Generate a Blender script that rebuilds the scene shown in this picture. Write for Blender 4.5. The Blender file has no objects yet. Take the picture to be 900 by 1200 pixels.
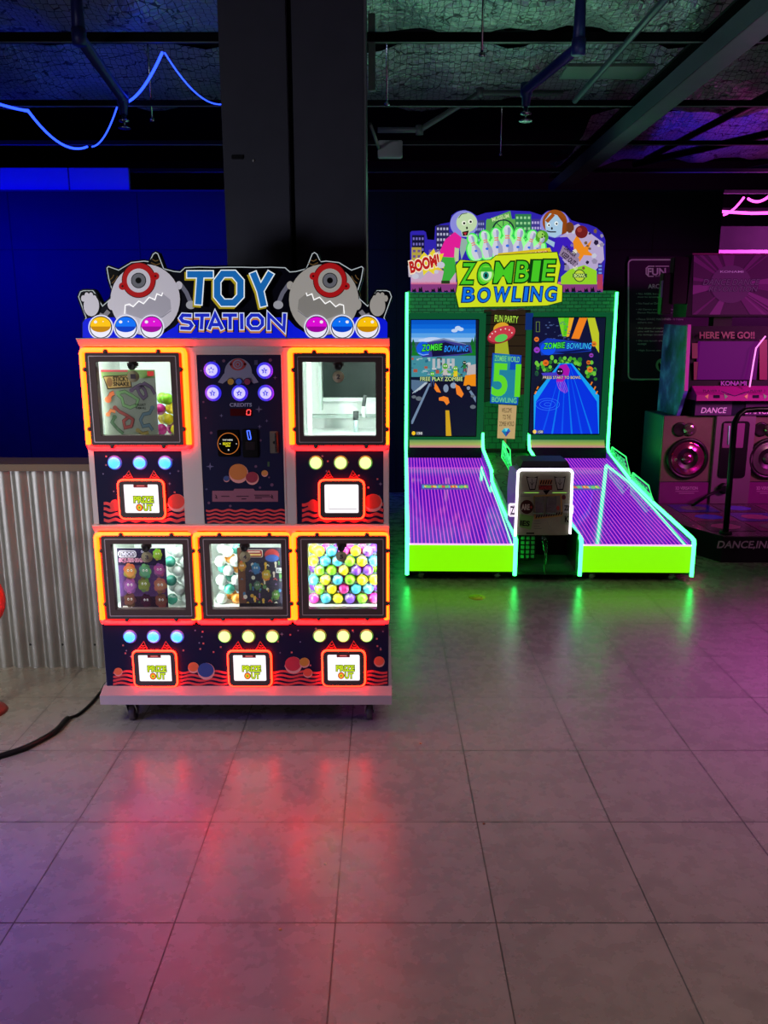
import bpy, bmesh, math, random
from mathutils import Vector, Matrix
random.seed(7)
scn = bpy.context.scene
COL = scn.collection
PI = math.pi
# ------------------------------------------------------------------ camera
TH = math.atan(.22); CT, ST = math.cos(TH), math.sin(TH)
CAMH = 1.58; F = 950.0
cd = bpy.data.cameras.new('camera'); cam = bpy.data.objects.new('camera', cd); COL.objects.link(cam)
cam.location = (0, 0, CAMH); cam.rotation_euler = (PI/2 - TH, 0, 0)
cd.sensor_fit = 'HORIZONTAL'; cd.sensor_width = 36; cd.lens = 36*F/900; cd.clip_end = 100; cd.clip_start = .02
scn.camera = cam

def hit(loc, rot, u, v, ax, val):
    """point of a plane of the thing (its own frame) seen at a pixel of the 900x1200 photo: used for measuring"""
    a = (u-450)/F; b = (v-600)/F
    d = Vector((a, CT-b*ST, -(ST+b*CT))); o = Vector((0, 0, CAMH)) - Vector(loc)
    R = Matrix.Rotation(-rot, 3, 'Z'); o = R @ o; d = R @ d
    i = 'xyz'.index(ax); t = (val-o[i])/d[i]
    return o + d*t

# ------------------------------------------------------------------ materials
def lin(c):
    c /= 255.0
    return c/12.92 if c <= .04045 else ((c+.055)/1.055)**2.4
MATS = {}
def newmat(name):
    m = bpy.data.materials.new(name); m.use_nodes = True
    return m, m.node_tree.nodes, m.node_tree.links, m.node_tree.nodes['Principled BSDF']
def P(r, g, b, rough=.5, metal=0.0, noise=0.0, coat=0.0):
    k = ('P', r, g, b, rough, metal, noise, coat)
    if k in MATS: return MATS[k]
    m, N, L, p = newmat('paint_%d_%d_%d' % (r, g, b))
    col = (lin(r), lin(g), lin(b), 1)
    p.inputs['Base Color'].default_value = col
    p.inputs['Roughness'].default_value = rough; p.inputs['Metallic'].default_value = metal
    if coat: p.inputs['Coat Weight'].default_value = coat
    if max(r, g, b) < 90 and metal < .5: p.inputs['Specular IOR Level'].default_value = .15
    tc = N.new('ShaderNodeTexCoord'); no = N.new('ShaderNodeTexNoise'); no.inputs['Scale'].default_value = 9
    L.new(tc.outputs['Object'], no.inputs['Vector'])
    mr = N.new('ShaderNodeMapRange'); mr.inputs['To Min'].default_value = max(.02, rough-.06); mr.inputs['To Max'].default_value = rough+.06
    L.new(no.outputs['Fac'], mr.inputs['Value']); L.new(mr.outputs['Result'], p.inputs['Roughness'])
    if noise:
        mx = N.new('ShaderNodeMix'); mx.data_type = 'RGBA'
        mx.inputs[6].default_value = tuple(c*(1-noise) for c in col[:3])+(1,); mx.inputs[7].default_value = tuple(min(1, c*(1+noise)) for c in col[:3])+(1,)
        L.new(no.outputs['Fac'], mx.inputs[0]); L.new(mx.outputs[2], p.inputs['Base Color'])
    MATS[k] = m; return m
def E(r, g, b, s=1.0, base=.15):
    """own glow: sign, screen, lamp, also print brightened in place of light"""
    k = ('E', r, g, b, s, base)
    if k in MATS: return MATS[k]
    m, N, L, p = newmat('lit_%d_%d_%d' % (r, g, b))
    col = (lin(r), lin(g), lin(b), 1)
    p.inputs['Base Color'].default_value = tuple(c*base for c in col[:3])+(1,)
    p.inputs['Emission Color'].default_value = col; p.inputs['Emission Strength'].default_value = s
    p.inputs['Roughness'].default_value = .45; p.inputs['Specular IOR Level'].default_value = .15
    MATS[k] = m; return m
def L3(name, rgb, s=1.0):
    if name in MATS: return MATS[name]
    m, N, L, p = newmat(name)
    p.inputs['Base Color'].default_value = (.1, .1, .1, 1)
    p.inputs['Emission Color'].default_value = tuple(rgb)+(1,); p.inputs['Emission Strength'].default_value = s
    MATS[name] = m; return m
def glassmat(name, tint=(1, 1, 1), refl=.5):
    if name in MATS: return MATS[name]
    m = bpy.data.materials.new(name); m.use_nodes = True; N = m.node_tree.nodes; L = m.node_tree.links
    N.clear(); o = N.new('ShaderNodeOutputMaterial'); t = N.new('ShaderNodeBsdfTransparent'); g = N.new('ShaderNodeBsdfGlossy')
    t.inputs['Color'].default_value = tuple(tint)+(1,); g.inputs['Roughness'].default_value = .02
    fr = N.new('ShaderNodeFresnel'); fr.inputs['IOR'].default_value = 1.45
    mu = N.new('ShaderNodeMath'); mu.operation = 'MULTIPLY'; mu.inputs[1].default_value = refl
    mx = N.new('ShaderNodeMixShader'); L.new(fr.outputs[0], mu.inputs[0]); L.new(mu.outputs[0], mx.inputs[0])
    L.new(t.outputs[0], mx.inputs[1]); L.new(g.outputs[0], mx.inputs[2]); L.new(mx.outputs[0], o.inputs[0])
    MATS[name] = m; return m
GLASS = glassmat('clear_glass')
ACRY = glassmat('green_acrylic', (.55, 1, .7), 1.0)
PLASTIC_CLEAR = glassmat('clear_plastic', (.85, .95, .9), 1.5)
TUBE_OR = L3('led_orange', (24, .60, .01))
TUBE_RED = L3('led_red', (20, .03, .04))
TUBE_GR = L3('led_green', (.26, 8.0, 1.05))
TUBE_WH = L3('led_white', (3.2, 3.0, 3.6))
TUBE_BL = L3('led_blue', (.06, .20, 4.5))
TUBE_PK = L3('led_pink', (4.5, .25, 2.6))
SILVER = P(185, 172, 176, .5, .1)
FRAME = P(78, 62, 64, .45, .2)
CHROME = P(190, 190, 195, .22, 1.0)
BLACK = P(9, 9, 11, .45)
NAVY = P(15, 15, 52, .6)
# ------------------------------------------------------------------ mesh builder
FONTC = {}
def fontmesh(s, off, ext):
    k = (s, off, ext)
    if k in FONTC: return FONTC[k]
    c = bpy.data.curves.new('f', 'FONT'); c.body = s; c.offset = off; c.extrude = ext; c.resolution_u = 4
    c.space_character = 1.0
    o = bpy.data.objects.new('f', c); COL.objects.link(o)
    dg = bpy.context.evaluated_depsgraph_get(); me = bpy.data.meshes.new_from_object(o.evaluated_get(dg))
    r = ([v.co.copy() for v in me.vertices], [tuple(p.vertices) for p in me.polygons])
    bpy.data.objects.remove(o); bpy.data.curves.remove(c); bpy.data.meshes.remove(me)
    FONTC[k] = r; return r
class MB:
    def __init__(s, fn=None, nrm=(0, -1, 0), lift=.0012):
        s.v = []; s.f = []; s.m = []; s.mats = []; s.fn = fn; s.n = Vector(nrm); s.lift = lift; s.smooth = set()
    def mi(s, m):
        if m not in s.mats: s.mats.append(m)
        return s.mats.index(m)
    def add(s, vs, fs, m, smooth=False):
        b = len(s.v); s.v += [Vector(p) for p in vs]; i = s.mi(m)
        for f in fs:
            if smooth: s.smooth.add(len(s.f))
            s.f.append(tuple(b+k for k in f)); s.m.append(i)
        return s
    def box(s, x0, x1, y0, y1, z0, z1, m, bev=0.0):
        if x0 > x1: x0, x1 = x1, x0
        if y0 > y1: y0, y1 = y1, y0
        if z0 > z1: z0, z1 = z1, z0
        bm = bmesh.new(); bmesh.ops.create_cube(bm, size=1)
        for v in bm.verts: v.co = Vector(((x0+x1)/2+v.co.x*(x1-x0), (y0+y1)/2+v.co.y*(y1-y0), (z0+z1)/2+v.co.z*(z1-z0)))
        if bev: bmesh.ops.bevel(bm, geom=bm.edges[:], offset=min(bev, (x1-x0)*.45, (y1-y0)*.45, (z1-z0)*.45), segments=2, affect='EDGES')
        bm.verts.index_update()
        s.add([v.co for v in bm.verts], [[v.index for v in f.verts] for f in bm.faces], m); bm.free(); return s
    def prism(s, pts, a, b, m, ax='y'):
        """outline pts (2D) swept between a and b along axis ax"""
        def q(p, t): return {'y': (p[0], t, p[1]), 'x': (t, p[0], p[1]), 'z': (p[0], p[1], t)}[ax]
        n = len(pts); vs = [q(p, a) for p in pts]+[q(p, b) for p in pts]
        fs = [list(range(n)), list(range(2*n-1, n-1, -1))]+[[i, (i+1) % n, n+(i+1) % n, n+i] for i in range(n)]
        return s.add(vs, fs, m)
    def tube(s, pts, r, m, seg=10, closed=False, cap=True):
        pts = [Vector(p) for p in pts]; n = len(pts); vs = []; fs = []; up = None
        for i, p in enumerate(pts):
            if closed: a, b = pts[i-1], pts[(i+1) % n]; d1, d2 = (p-a).normalized(), (b-p).normalized()
            else:
                d1 = (p-pts[i-1]).normalized() if i else (pts[1]-p).normalized()
                d2 = (pts[i+1]-p).normalized() if i < n-1 else d1
            t = (d1+d2).normalized() if (d1+d2).length > 1e-6 else d1
            if up is None:
                up = Vector((0, 0, 1)) if abs(t.z) < .9 else Vector((0, 1, 0))
            u = (up-t*up.dot(t)).normalized(); w = t.cross(u); up = u
            k = 1/max(.5, t.dot(d1))
            rr = r[i] if isinstance(r, (list, tuple)) else r
            for j in range(seg):
                a_ = 2*PI*j/seg; vs.append(p+(u*math.cos(a_)+w*math.sin(a_))*rr*(k if k < 1.5 else 1.5))
        R = n if closed else n-1
        for i in range(R):
            for j in range(seg):
                a, b = i*seg, ((i+1) % n)*seg
                fs.append((a+j, a+(j+1) % seg, b+(j+1) % seg, b+j))
        if cap and not closed: fs += [tuple(range(seg))[::-1], tuple((n-1)*seg+j for j in range(seg))]
        return s.add(vs, fs, m, True)
    def lathe(s, c, ax, prof, m, seg=20):
        """prof: (radius, height) along direction ax from c"""
        ax = Vector(ax).normalized(); c = Vector(c); u = ax.orthogonal().normalized(); w = ax.cross(u); vs = []; fs = []
        for r, h in prof:
            for j in range(seg):
                a = 2*PI*j/seg; vs.append(c+ax*h+(u*math.cos(a)+w*math.sin(a))*r)
        for i in range(len(prof)-1):
            for j in range(seg): fs.append((i*seg+j, i*seg+(j+1) % seg, (i+1)*seg+(j+1) % seg, (i+1)*seg+j))
        fs += [tuple(range(seg))[::-1], tuple((len(prof)-1)*seg+j for j in range(seg))]
        return s.add(vs, fs, m, True)
    # ---- flat printed or lit art, laid on a surface through fn(a, b) -> point
    def pt(s, a, b, lay): return Vector(s.fn(a, b))+s.n*(s.lift*lay)
    def poly(s, pts, m, lay=1): return s.add([s.pt(a, b, lay) for a, b in pts], [list(range(len(pts)))], m)
    def rect(s, a0, b0, a1, b1, m, lay=1): return s.poly([(a0, b0), (a1, b0), (a1, b1), (a0, b1)], m, lay)
    def ell(s, a, b, ra, rb, m, lay=1, n=24, rot=0, clampb=None, clampa=None):
        pts = []
        for i in range(n):
            t = 2*PI*i/n; x, y = ra*math.cos(t), rb*math.sin(t)
            X, Y = a+x*math.cos(rot)-y*math.sin(rot), b+x*math.sin(rot)+y*math.cos(rot)
            if clampb is not None: Y = min(Y, clampb)
            pts.append((X, Y))
        return s.poly(pts, m, lay)
    def stroke(s, pts, w, m, lay=1, closed=False):
        n = len(pts); P_ = [Vector((a, b)) for a, b in pts]; Lf = []; Rt = []
        for i, p in enumerate(P_):
            if closed: d1, d2 = (p-P_[i-1]), (P_[(i+1) % n]-p)
            else:
                d1 = p-P_[i-1] if i else P_[1]-p
                d2 = P_[i+1]-p if i < n-1 else d1
            d1.normalize(); d2.normalize(); n1 = Vector((-d1.y, d1.x)); n2 = Vector((-d2.y, d2.x)); q = n1+n2
            q = q.normalized() if q.length > 1e-5 else n1
            k = min(1/max(.35, q.dot(n1)), 2.2); Lf.append(p+q*w/2*k); Rt.append(p-q*w/2*k)
        for i in range(n if closed else n-1):
            j = (i+1) % n
            s.poly([Lf[i], Lf[j], Rt[j], Rt[i]], m, lay)
        return s
    def text(s, t, a0, b0, a1, b1, m, lay=1, off=0, shear=0, rot=0, ext=0, flip=False):
        """t fitted to the box; off = outline growth in ems; ext = real thickness in metres"""
        v0, _ = fontmesh(t, 0, 0); vs, fs = fontmesh(t, off, .5 if ext else 0)
        X0, X1 = min(v.x for v in v0), max(v.x for v in v0); Y0, Y1 = min(v.y for v in v0), max(v.y for v in v0)
        w, h = X1-X0, max(Y1-Y0, 1e-4); ca, cb = (a0+a1)/2, (b0+b1)/2; cr, sr = math.cos(rot), math.sin(rot); out = []
        for v in vs:
            a = (v.x-X0)/w-.5; b = .5-(v.y-Y0)/h
            a = a*(a1-a0)-b*(b1-b0)*shear; b = b*(b1-b0)
            q = s.pt(ca+a*cr-b*sr, cb+a*sr+b*cr, lay)
            if ext: q = q+s.n*(v.z*2*ext)
            out.append(q)
        return s.add(out, fs, m)
    def build(s, name, parent=None, label=None):
        me = bpy.data.meshes.new(name); me.from_pydata([tuple(v) for v in s.v], [], s.f)
        for m in s.mats: me.materials.append(m)
        for i, p in enumerate(me.polygons):
            p.material_index = s.m[i]; p.use_smooth = i in s.smooth
        me.update(); o = bpy.data.objects.new(name, me); COL.objects.link(o)
        if s.fn is None:
            bm = bmesh.new(); bm.from_mesh(me); bmesh.ops.recalc_face_normals(bm, faces=bm.faces); bm.to_mesh(me); bm.free()
        if parent: o.parent = parent
        if label: o['label'] = label
        return o
def tag(o, label, cat, group=None, kind=None):
    o['label'] = label; o['category'] = cat
    if group: o['group'] = group
    if kind: o['kind'] = kind
    return o
def thing(name, label, cat, loc=(0, 0, 0), rot=0, group=None):
    o = bpy.data.objects.new(name, None); COL.objects.link(o); o.location = loc; o.rotation_euler = (0, 0, rot)
    o.empty_display_size = .1
    return tag(o, label, cat, group)
def struct(mb, name):
    o = mb.build(name); o['kind'] = 'structure'; return o
def rr(a0, b0, a1, b1, r, n=5):
    pts = []
    for ca, cb, t0 in ((a1-r, b0+r, -90), (a1-r, b1-r, 0), (a0+r, b1-r, 90), (a0+r, b0+r, 180)):
        for i in range(n+1):
            t = math.radians(t0+90*i/n); pts.append((ca+r*math.cos(t), cb+r*math.sin(t)))
    return pts
def ringprism(mb, o, i, a, b, m):
    """frame: outer outline o, inner outline i (same count) in x,z, swept y=a..b"""
    n = len(o); vs = [(p[0], a, p[1]) for p in o]+[(p[0], a, p[1]) for p in i]+[(p[0], b, p[1]) for p in o]+[(p[0], b, p[1]) for p in i]; fs = []
    for k in range(n):
        j = (k+1) % n
        fs += [(k, j, n+j, n+k), (2*n+k, 3*n+k, 3*n+j, 2*n+j), (k, 2*n+k, 2*n+j, j), (n+k, n+j, 3*n+j, 3*n+k)]
    mb.add(vs, fs, m)

# ================================================================== SETTING
def floor_mat():
    m, N, L, p = newmat('vinyl_stone_tiles')
    def mth(op, a, b=None, c=None):
        n = N.new('ShaderNodeMath'); n.operation = op
        for i, x in enumerate((a, b, c)):
            if x is None: continue
            if isinstance(x, (int, float)): n.inputs[i].default_value = x
            else: L.new(x, n.inputs[i])
        return n.outputs[0]
    tc = N.new('ShaderNodeTexCoord'); sx = N.new('ShaderNodeSeparateXYZ'); L.new(tc.outputs['Object'], sx.inputs[0])
    X = mth('DIVIDE', mth('ADD', sx.outputs[0], .1335+44.14), .4414); Y = mth('DIVIDE', mth('ADD', sx.outputs[1], 47.11-1.9316), .4711)
    fx, fy = mth('FRACT', X), mth('FRACT', Y)
    ex = mth('MINIMUM', fx, mth('SUBTRACT', 1, fx)); ey = mth('MINIMUM', fy, mth('SUBTRACT', 1, fy))
    e = mth('MINIMUM', ex, ey); line = mth('LESS_THAN', e, .0044)
    cb = N.new('ShaderNodeCombineXYZ'); L.new(mth('FLOOR', X), cb.inputs[0]); L.new(mth('FLOOR', Y), cb.inputs[1])
    wn = N.new('ShaderNodeTexWhiteNoise'); L.new(cb.outputs[0], wn.inputs['Vector'])
    va = N.new('ShaderNodeVectorMath'); va.operation = 'ADD'; L.new(tc.outputs['Object'], va.inputs[0])
    vs = N.new('ShaderNodeVectorMath'); vs.operation = 'SCALE'; vs.inputs['Scale'].default_value = 7; L.new(wn.outputs['Color'], vs.inputs[0]); L.new(vs.outputs[0], va.inputs[1])
    mp = N.new('ShaderNodeMapping'); mp.inputs['Scale'].default_value = (1.6, 2.6, 1); L.new(va.outputs[0], mp.inputs[0])
    n1 = N.new('ShaderNodeTexNoise'); n1.inputs['Scale'].default_value = 2.2; n1.inputs['Detail'].default_value = 9; n1.inputs['Roughness'].default_value = .68; L.new(mp.outputs[0], n1.inputs['Vector'])
    n2 = N.new('ShaderNodeTexNoise'); n2.inputs['Scale'].default_value = 14; n2.inputs['Detail'].default_value = 5; n2.inputs['Roughness'].default_value = .55; L.new(tc.outputs['Object'], n2.inputs['Vector'])
    mixv = mth('ADD', mth('MULTIPLY', n1.outputs['Fac'], .6), mth('MULTIPLY', n2.outputs['Fac'], .4))
    mixv = mth('ADD', mixv, mth('MULTIPLY', mth('SUBTRACT', wn.outputs['Value'], .5), .08))
    r = N.new('ShaderNodeValToRGB'); r.color_ramp.elements[0].position = .31; r.color_ramp.elements[1].position = .69
    r.color_ramp.elements[0].color = (.17, .145, .13, 1); r.color_ramp.elements[1].color = (.265, .225, .20, 1); L.new(mixv, r.inputs[0])
    mx = N.new('ShaderNodeMix'); mx.data_type = 'RGBA'; mx.inputs[7].default_value = (.012, .010, .010, 1)
    L.new(mth('MULTIPLY', line, .97), mx.inputs[0]); L.new(r.outputs[0], mx.inputs[6]); L.new(mx.outputs[2], p.inputs['Base Color'])
    ro = mth('ADD', mth('MULTIPLY', n2.outputs['Fac'], .14), .18); ro = mth('ADD', ro, mth('MULTIPLY', n1.outputs['Fac'], .05))
    L.new(mth('ADD', ro, mth('MULTIPLY', line, .2)), p.inputs['Roughness'])
    bp = N.new('ShaderNodeBump'); bp.inputs['Strength'].default_value = .12; bp.inputs['Distance'].default_value = .004
    L.new(mth('SUBTRACT', mth('MULTIPLY', n1.outputs['Fac'], .15), line), bp.inputs['Height']); L.new(bp.outputs[0], p.inputs['Normal']); p.inputs['Specular IOR Level'].default_value = .8
    return m
fl = MB().box(-5, 7, -4, 14, -.1, 0, floor_mat()); struct(fl, 'floor')
WALLP = P(15, 16, 36, .55, 0, .15)
DARK = P(12, 12, 16, .8, 0, .3)
b = MB()
b.box(-5, 3.2, 8.1, 8.25, 0, 2.9, WALLP)
for x in (-3.55, -2.33, -1.1, .12, 1.34, 2.56): b.box(x-.003, x+.003, 8.097, 8.1, 0, 2.9, P(6, 6, 18, .6))
b.box(-5, 3.2, 8.096, 8.1, 2.36, 2.366, P(6, 6, 18, .6)); b.box(-5, 3.2, 8.09, 8.1, 2.885, 2.9, P(30, 30, 70, .5))
struct(b, 'wall_back')
struct(MB().box(-5.1, -5, -4, 14, 0, 4.3, DARK), 'wall_left')
struct(MB().box(7, 7.1, -4, 14, 0, 4.3, DARK), 'wall_right')
struct(MB().box(-5, 7, 14, 14.1, 0, 4.3, DARK), 'wall_far')
struct(MB().box(-5, 7, -4.1, -4, 0, 4.3, DARK), 'wall_front')
struct(MB().box(-5.1, 7.1, -4.1, 14.1, 4.3, 4.4, DARK), 'ceiling')
# column
colm = P(76, 76, 88, .5, 0, .12)
b = MB()
b.box(-.69, -.405, 3.72, 4.35, 0, 4.3, colm, .004); b.box(-.405, -.385, 3.745, 4.35, 0, 4.3, P(20, 20, 24, .6)); b.box(-.385, -.082, 3.715, 4.35, 0, 4.3, colm, .004)
b.box(-.084, -.076, 3.71, 3.74, 0, 4.3, P(110, 110, 118, .4))
c = struct(b, 'column')
b = MB(); b.box(-.653, -.60, 3.714, 3.72, 2.31, 2.328, P(28, 28, 32, .4), .004); b.lathe((-.56, 3.72, 2.305), (0, -1, 0), [(.006, 0), (.005, .006)], P(150, 150, 150, .4))
b.build('wall_bracket', c)
# corrugated half wall at left
def corr():
    b = MB(); m = P(160, 156, 152, .42, .75, .18)
    n = 0; x = -4.9; vs = []; fs = []; per = .0775; xs = []
    prof = [(0, 0), (.22, 0), (.5, 1), (.72, 1), (1, 0)]
    while x < -.70:
        for t, h in ((0, 0), (.10, .12), (.2, .55), (.30, .9), (.42, 1), (.60, 1), (.72, .9), (.82, .55), (.92, .12)):
            xs.append((x+t*per, h))
        x += per
    for z in (.0, .97):
        for xx, h in xs: vs.append((xx, 3.69-h*.022, z))
    k = len(xs)
    fs = [(i, i+1, k+i+1, k+i) for i in range(k-1)]
    b.add(vs, fs, m, True)
    b.add([(-4.9, 3.70, 0), (-.70, 3.70, 0), (-.70, 3.70, .97), (-4.9, 3.70, .97)], [(0, 1, 2, 3)], m)
    for i in range(14):
        b.lathe((-1.08-per*2*i, 3.672, .12), (0, -1, 0), [(.006, 0), (.005, .004)], P(30, 30, 30, .4))
    return b
pw = tag(MB().box(-4.9, -.70, 3.705, 3.86, 0, .965, P(40, 34, 30, .7)).build('half_wall'), 'low half wall at left, corrugated steel front under a wooden cap', 'half wall')
pw['kind'] = 'structure'
del pw['category']; del pw['label']
corr().build('corrugated_cladding', pw)
MB().box(-4.9, -.70, 3.655, 3.87, .965, .998, P(92, 66, 44, .5, 0, .3), .003).build('wooden_cap', pw)
# ceiling structure -----------------------------------------------------
STEEL = P(13, 14, 18, .5, .2)
for i, (y, h) in enumerate(((5.09, .05), (6.42, .04), (7.66, .035), (8.9, .035), (10.2, .04), (11.6, .04))):
    b = MB(); b.box(-5, 7, y-.02, y+.02, 3.2, 3.2+h, STEEL); b.box(-5, 7, y-.022, y-.010, 3.196, 3.2, P(120, 128, 128, .45, .2))  # pale strip paints the lit lower edge of the dark beam
    struct(b, 'ceiling_beam')
b = MB(); x = 1.87      # long I beam running away over the machines
b.box(x-.075, x+.075, .5, 9.4, 3.06, 3.075, P(110, 118, 124, .45, .3)); b.box(x-.006, x+.006, .5, 9.4, 3.075, 3.235, P(92, 96, 112, .5, .3)); b.box(x-.075, x+.075, .5, 9.4, 3.235, 3.25, STEEL)  # lower flange paler than the top one, a painted lit edge
b.box(x-.078, x-.070, .5, 9.4, 3.06, 3.17, P(100, 106, 118, .5, .3)); struct(b, 'ceiling_beam')
b = MB(); b.tube([(3.1, 4.6, 3.35), (2.72, 9.0, 3.35)], .03, STEEL); b.tube([(4.4, 6.0, 3.3), (2.6, 9.0, 3.3)], .035, STEEL); b.tube([(5.4, 6.6, 3.3), (3.9, 9.4, 3.3)], .03, STEEL)
struct(b, 'ceiling_brace')
def foil_mat(name, col, wire=True):
    m, N, L, p = newmat(name)
    p.inputs['Metallic'].default_value = .55; p.inputs['Roughness'].default_value = .36
    tc = N.new('ShaderNodeTexCoord'); n = N.new('ShaderNodeTexNoise'); n.inputs['Scale'].default_value = 11; n.inputs['Detail'].default_value = 5; n.inputs['Distortion'].default_value = 1.4
    L.new(tc.outputs['Object'], n.inputs['Vector'])
    bp = N.new('ShaderNodeBump'); bp.inputs['Strength'].default_value = .8; bp.inputs['Distance'].default_value = .03; L.new(n.outputs['Fac'], bp.inputs['Height']); L.new(bp.outputs[0], p.inputs['Normal'])
    v = N.new('ShaderNodeTexVoronoi'); v.feature = 'DISTANCE_TO_EDGE'; v.inputs['Scale'].default_value = 21; v.inputs['Randomness'].default_value = .30
    L.new(tc.outputs['Object'], v.inputs['Vector'])
    lt = N.new('ShaderNodeMath'); lt.operation = 'LESS_THAN'; lt.inputs[1].default_value = .045; L.new(v.outputs['Distance'], lt.inputs[0])
    mx = N.new('ShaderNodeMix'); mx.data_type = 'RGBA'; mx.inputs[6].default_value = tuple(col)+(1,); mx.inputs[7].default_value = (.10, .10, .10, 1)
    L.new(lt.outputs[0], mx.inputs[0]); L.new(mx.outputs[2], p.inputs['Base Color'])
    return m
FOIL = foil_mat('foil_blanket', (.5, .54, .52))
def blanket(x0, x1, y0, y1, z0, sag, label, seed):
    rnd = random.Random(seed); nx = int((x1-x0)/.12); ny = 18; vs = []; fs = []; ph = [rnd.uniform(0, 6) for _ in range(6)]
    for i in range(nx+1):
        for j in range(ny+1):
            X = x0+(x1-x0)*i/nx; t = j/ny; Y = y0+(y1-y0)*t
            z = z0+.22*(2*t-1)**2+sag*math.sin(X*1.7+ph[0])*.5+.03*math.sin(X*5+ph[1]+t*4)+.02*math.sin(X*11+ph[2]-t*7)+rnd.uniform(-.012, .012)
            Y += .05*math.sin(X*2.3+ph[3])
            vs.append((X, Y, z))
    for i in range(nx):
        for j in range(ny):
            a = i*(ny+1)+j; fs.append((a, a+1, a+ny+2, a+ny+1))
    b = MB(); b.add(vs, fs, FOIL, True)
    n = len(vs); vs2 = [(v[0], v[1], v[2]+.12) for v in vs]
    b.add(vs2, fs, P(40, 42, 44, .8)); 
    return tag(b.build('insulation_blanket'), label, 'insulation')
blanket(-4.95, 6.95, 4.75, 6.15, 3.42, .08, 'crumpled foil insulation under chicken wire, the nearest strip above the two machines', 1)
blanket(-4.95, 6.95, 6.75, 8.15, 3.5, .06, 'crumpled foil insulation strip farther back, just above the back wall', 2)
blanket(2.0, 6.95, 8.4, 10.4, 3.45, .06, 'foil insulation strip lit blue behind the back wall at right', 3)
blanket(-4.95, -.78, 2.9, 4.5, 3.62, .05, 'dark foil insulation strip at the very top of the picture, left of the column', 4)
blanket(.02, 6.95, 2.9, 4.5, 3.62, .05, 'dark foil insulation strip at the very top of the picture, right of the column', 5)
# flat duct panel near the beam
tag(MB().box(1.25, 1.85, 6.05, 6.35, 3.36, 3.38, P(120, 128, 122, .5, .2), .004).build('ceiling_panel'), 'pale flat metal panel hung under the foil beside the diagonal beam', 'panel')
# pipes
BLUEP = P(40, 46, 120, .4, .1)
def pipe(name, pts, r, m, label, head=True):
    b = MB(); b.tube(pts, r, m)
    for p in pts[1:-1]: b.lathe(Vector(p)-Vector((0, 0, r*1.5)), (0, 0, 1), [(r*1.45, 0), (r*1.5, r*3)], m, 12)
    o = b.build(name)
    if head:
        e = Vector(pts[-1]); h = MB(); h.lathe(e, (0, 0, -1), [(r*.6, 0), (r*.6, .03), (r*1.3, .035), (r*1.3, .045), (.006, .05), (.006, .08), (r*1.6, .082), (r*1.6, .088)], CHROME, 12); h.build('sprinkler_head', o)
    return tag(o, label, 'pipe')
pipe('sprinkler_pipe', [(1.056, 4.84, 3.44), (1.056, 4.84, 3.1), (.909, 5.63, 3.1), (.909, 5.63, 3.0)], .026, BLUEP, 'bent blue sprinkler pipe hanging above the bowling machine')
pipe('sprinkler_pipe', [(-1.62, 4.75, 3.44), (-1.62, 4.75, 3.12), (-1.75, 5.9, 3.12), (-1.75, 5.9, 3.02)], .026, BLUEP, 'bent sprinkler pipe hanging behind the blue rope light at left')
pipe('conduit_pipe', [(1.42, 3.0, 3.2), (1.36, 6.27, 3.2)], .02, P(90, 96, 110, .4, .5), 'thin straight grey conduit left of the diagonal ceiling beam', False)
pipe('conduit_pipe', [(-.05, 6.9, 3.15), (.28, 6.9, 3.15), (.75, 6.9, 3.42), (1.4, 6.9, 3.42)], .022, P(90, 92, 96, .5, .2), 'grey conduit with a diagonal kink right of the column', False)
for x, y, lab in ((.02, 6.0, 'thin grey threaded rod beside the column top'), (-1.7, 6.42, 'thin threaded rod hanging at left behind the rope light'), (.55, 5.0, 'threaded rod with bracket hanging through the foil in the middle'), (2.05, 4.6, 'threaded rod hanging near the top of the diagonal beam'), (1.02, 7.6, 'short threaded rod hanging over the back wall')):
    b = MB(); b.tube([(x, y, 3.1), (x, y, 4.25)], .007, CHROME, 6); b.lathe((x, y, 3.1), (0, 0, 1), [(.018, 0), (.018, .02)], CHROME, 6); tag(b.build('threaded_rod'), lab, 'rod')
b = MB(); b.box(-.04, .12, 5.62, 5.7, 2.70, 2.80, P(150, 156, 158, .5), .006); b.tube([(-.03, 5.66, 2.75), (-.078, 5.0, 2.75)], .01, P(90, 90, 90, .5)); tag(b.build('junction_box'), 'small pale grey junction box sticking out of the column side', 'box')
b = MB(); b.box(-.09, -.05, 5.08, 5.13, 2.95, 3.35, P(140, 160, 150, .5), .003); tag(b.build('metal_strap'), 'pale vertical metal strap beside the column under the first beam', 'strap')
# boards above back wall
for x0, x1, lab in ((-4.95, -2.97, 'long bright blue board standing on the back wall, the left one'), (-2.96, -2.4, 'short bright blue board standing on the back wall, right of the long one')):
    tag(MB().box(x0, x1, 8.12, 8.17, 2.9, 3.10, P(120, 120, 150, .55, 0, .05), .003).build('ledge_board'), lab, 'board')
tag(MB().box(3.62, 6.9, 9.535, 9.595, 2.30, 2.50, P(210, 190, 210, .5), .003).build('fascia_board'), 'wide pink-lit board right of the back wall', 'board')
struct(MB().box(3.38, 7, 9.6, 9.7, 0, 2.76, P(30, 26, 34, .6)), 'wall_rear_right')
for x in (4.2, 5.6):
    tag(MB().box(x-.02, x+.02, 8.9, 8.94, 2.55, 3.2, STEEL).build('hanger_post'), 'thin dark steel post above the pink board'+(' nearest the wall edge' if x < 5 else ' at the picture edge'), 'post')
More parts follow.
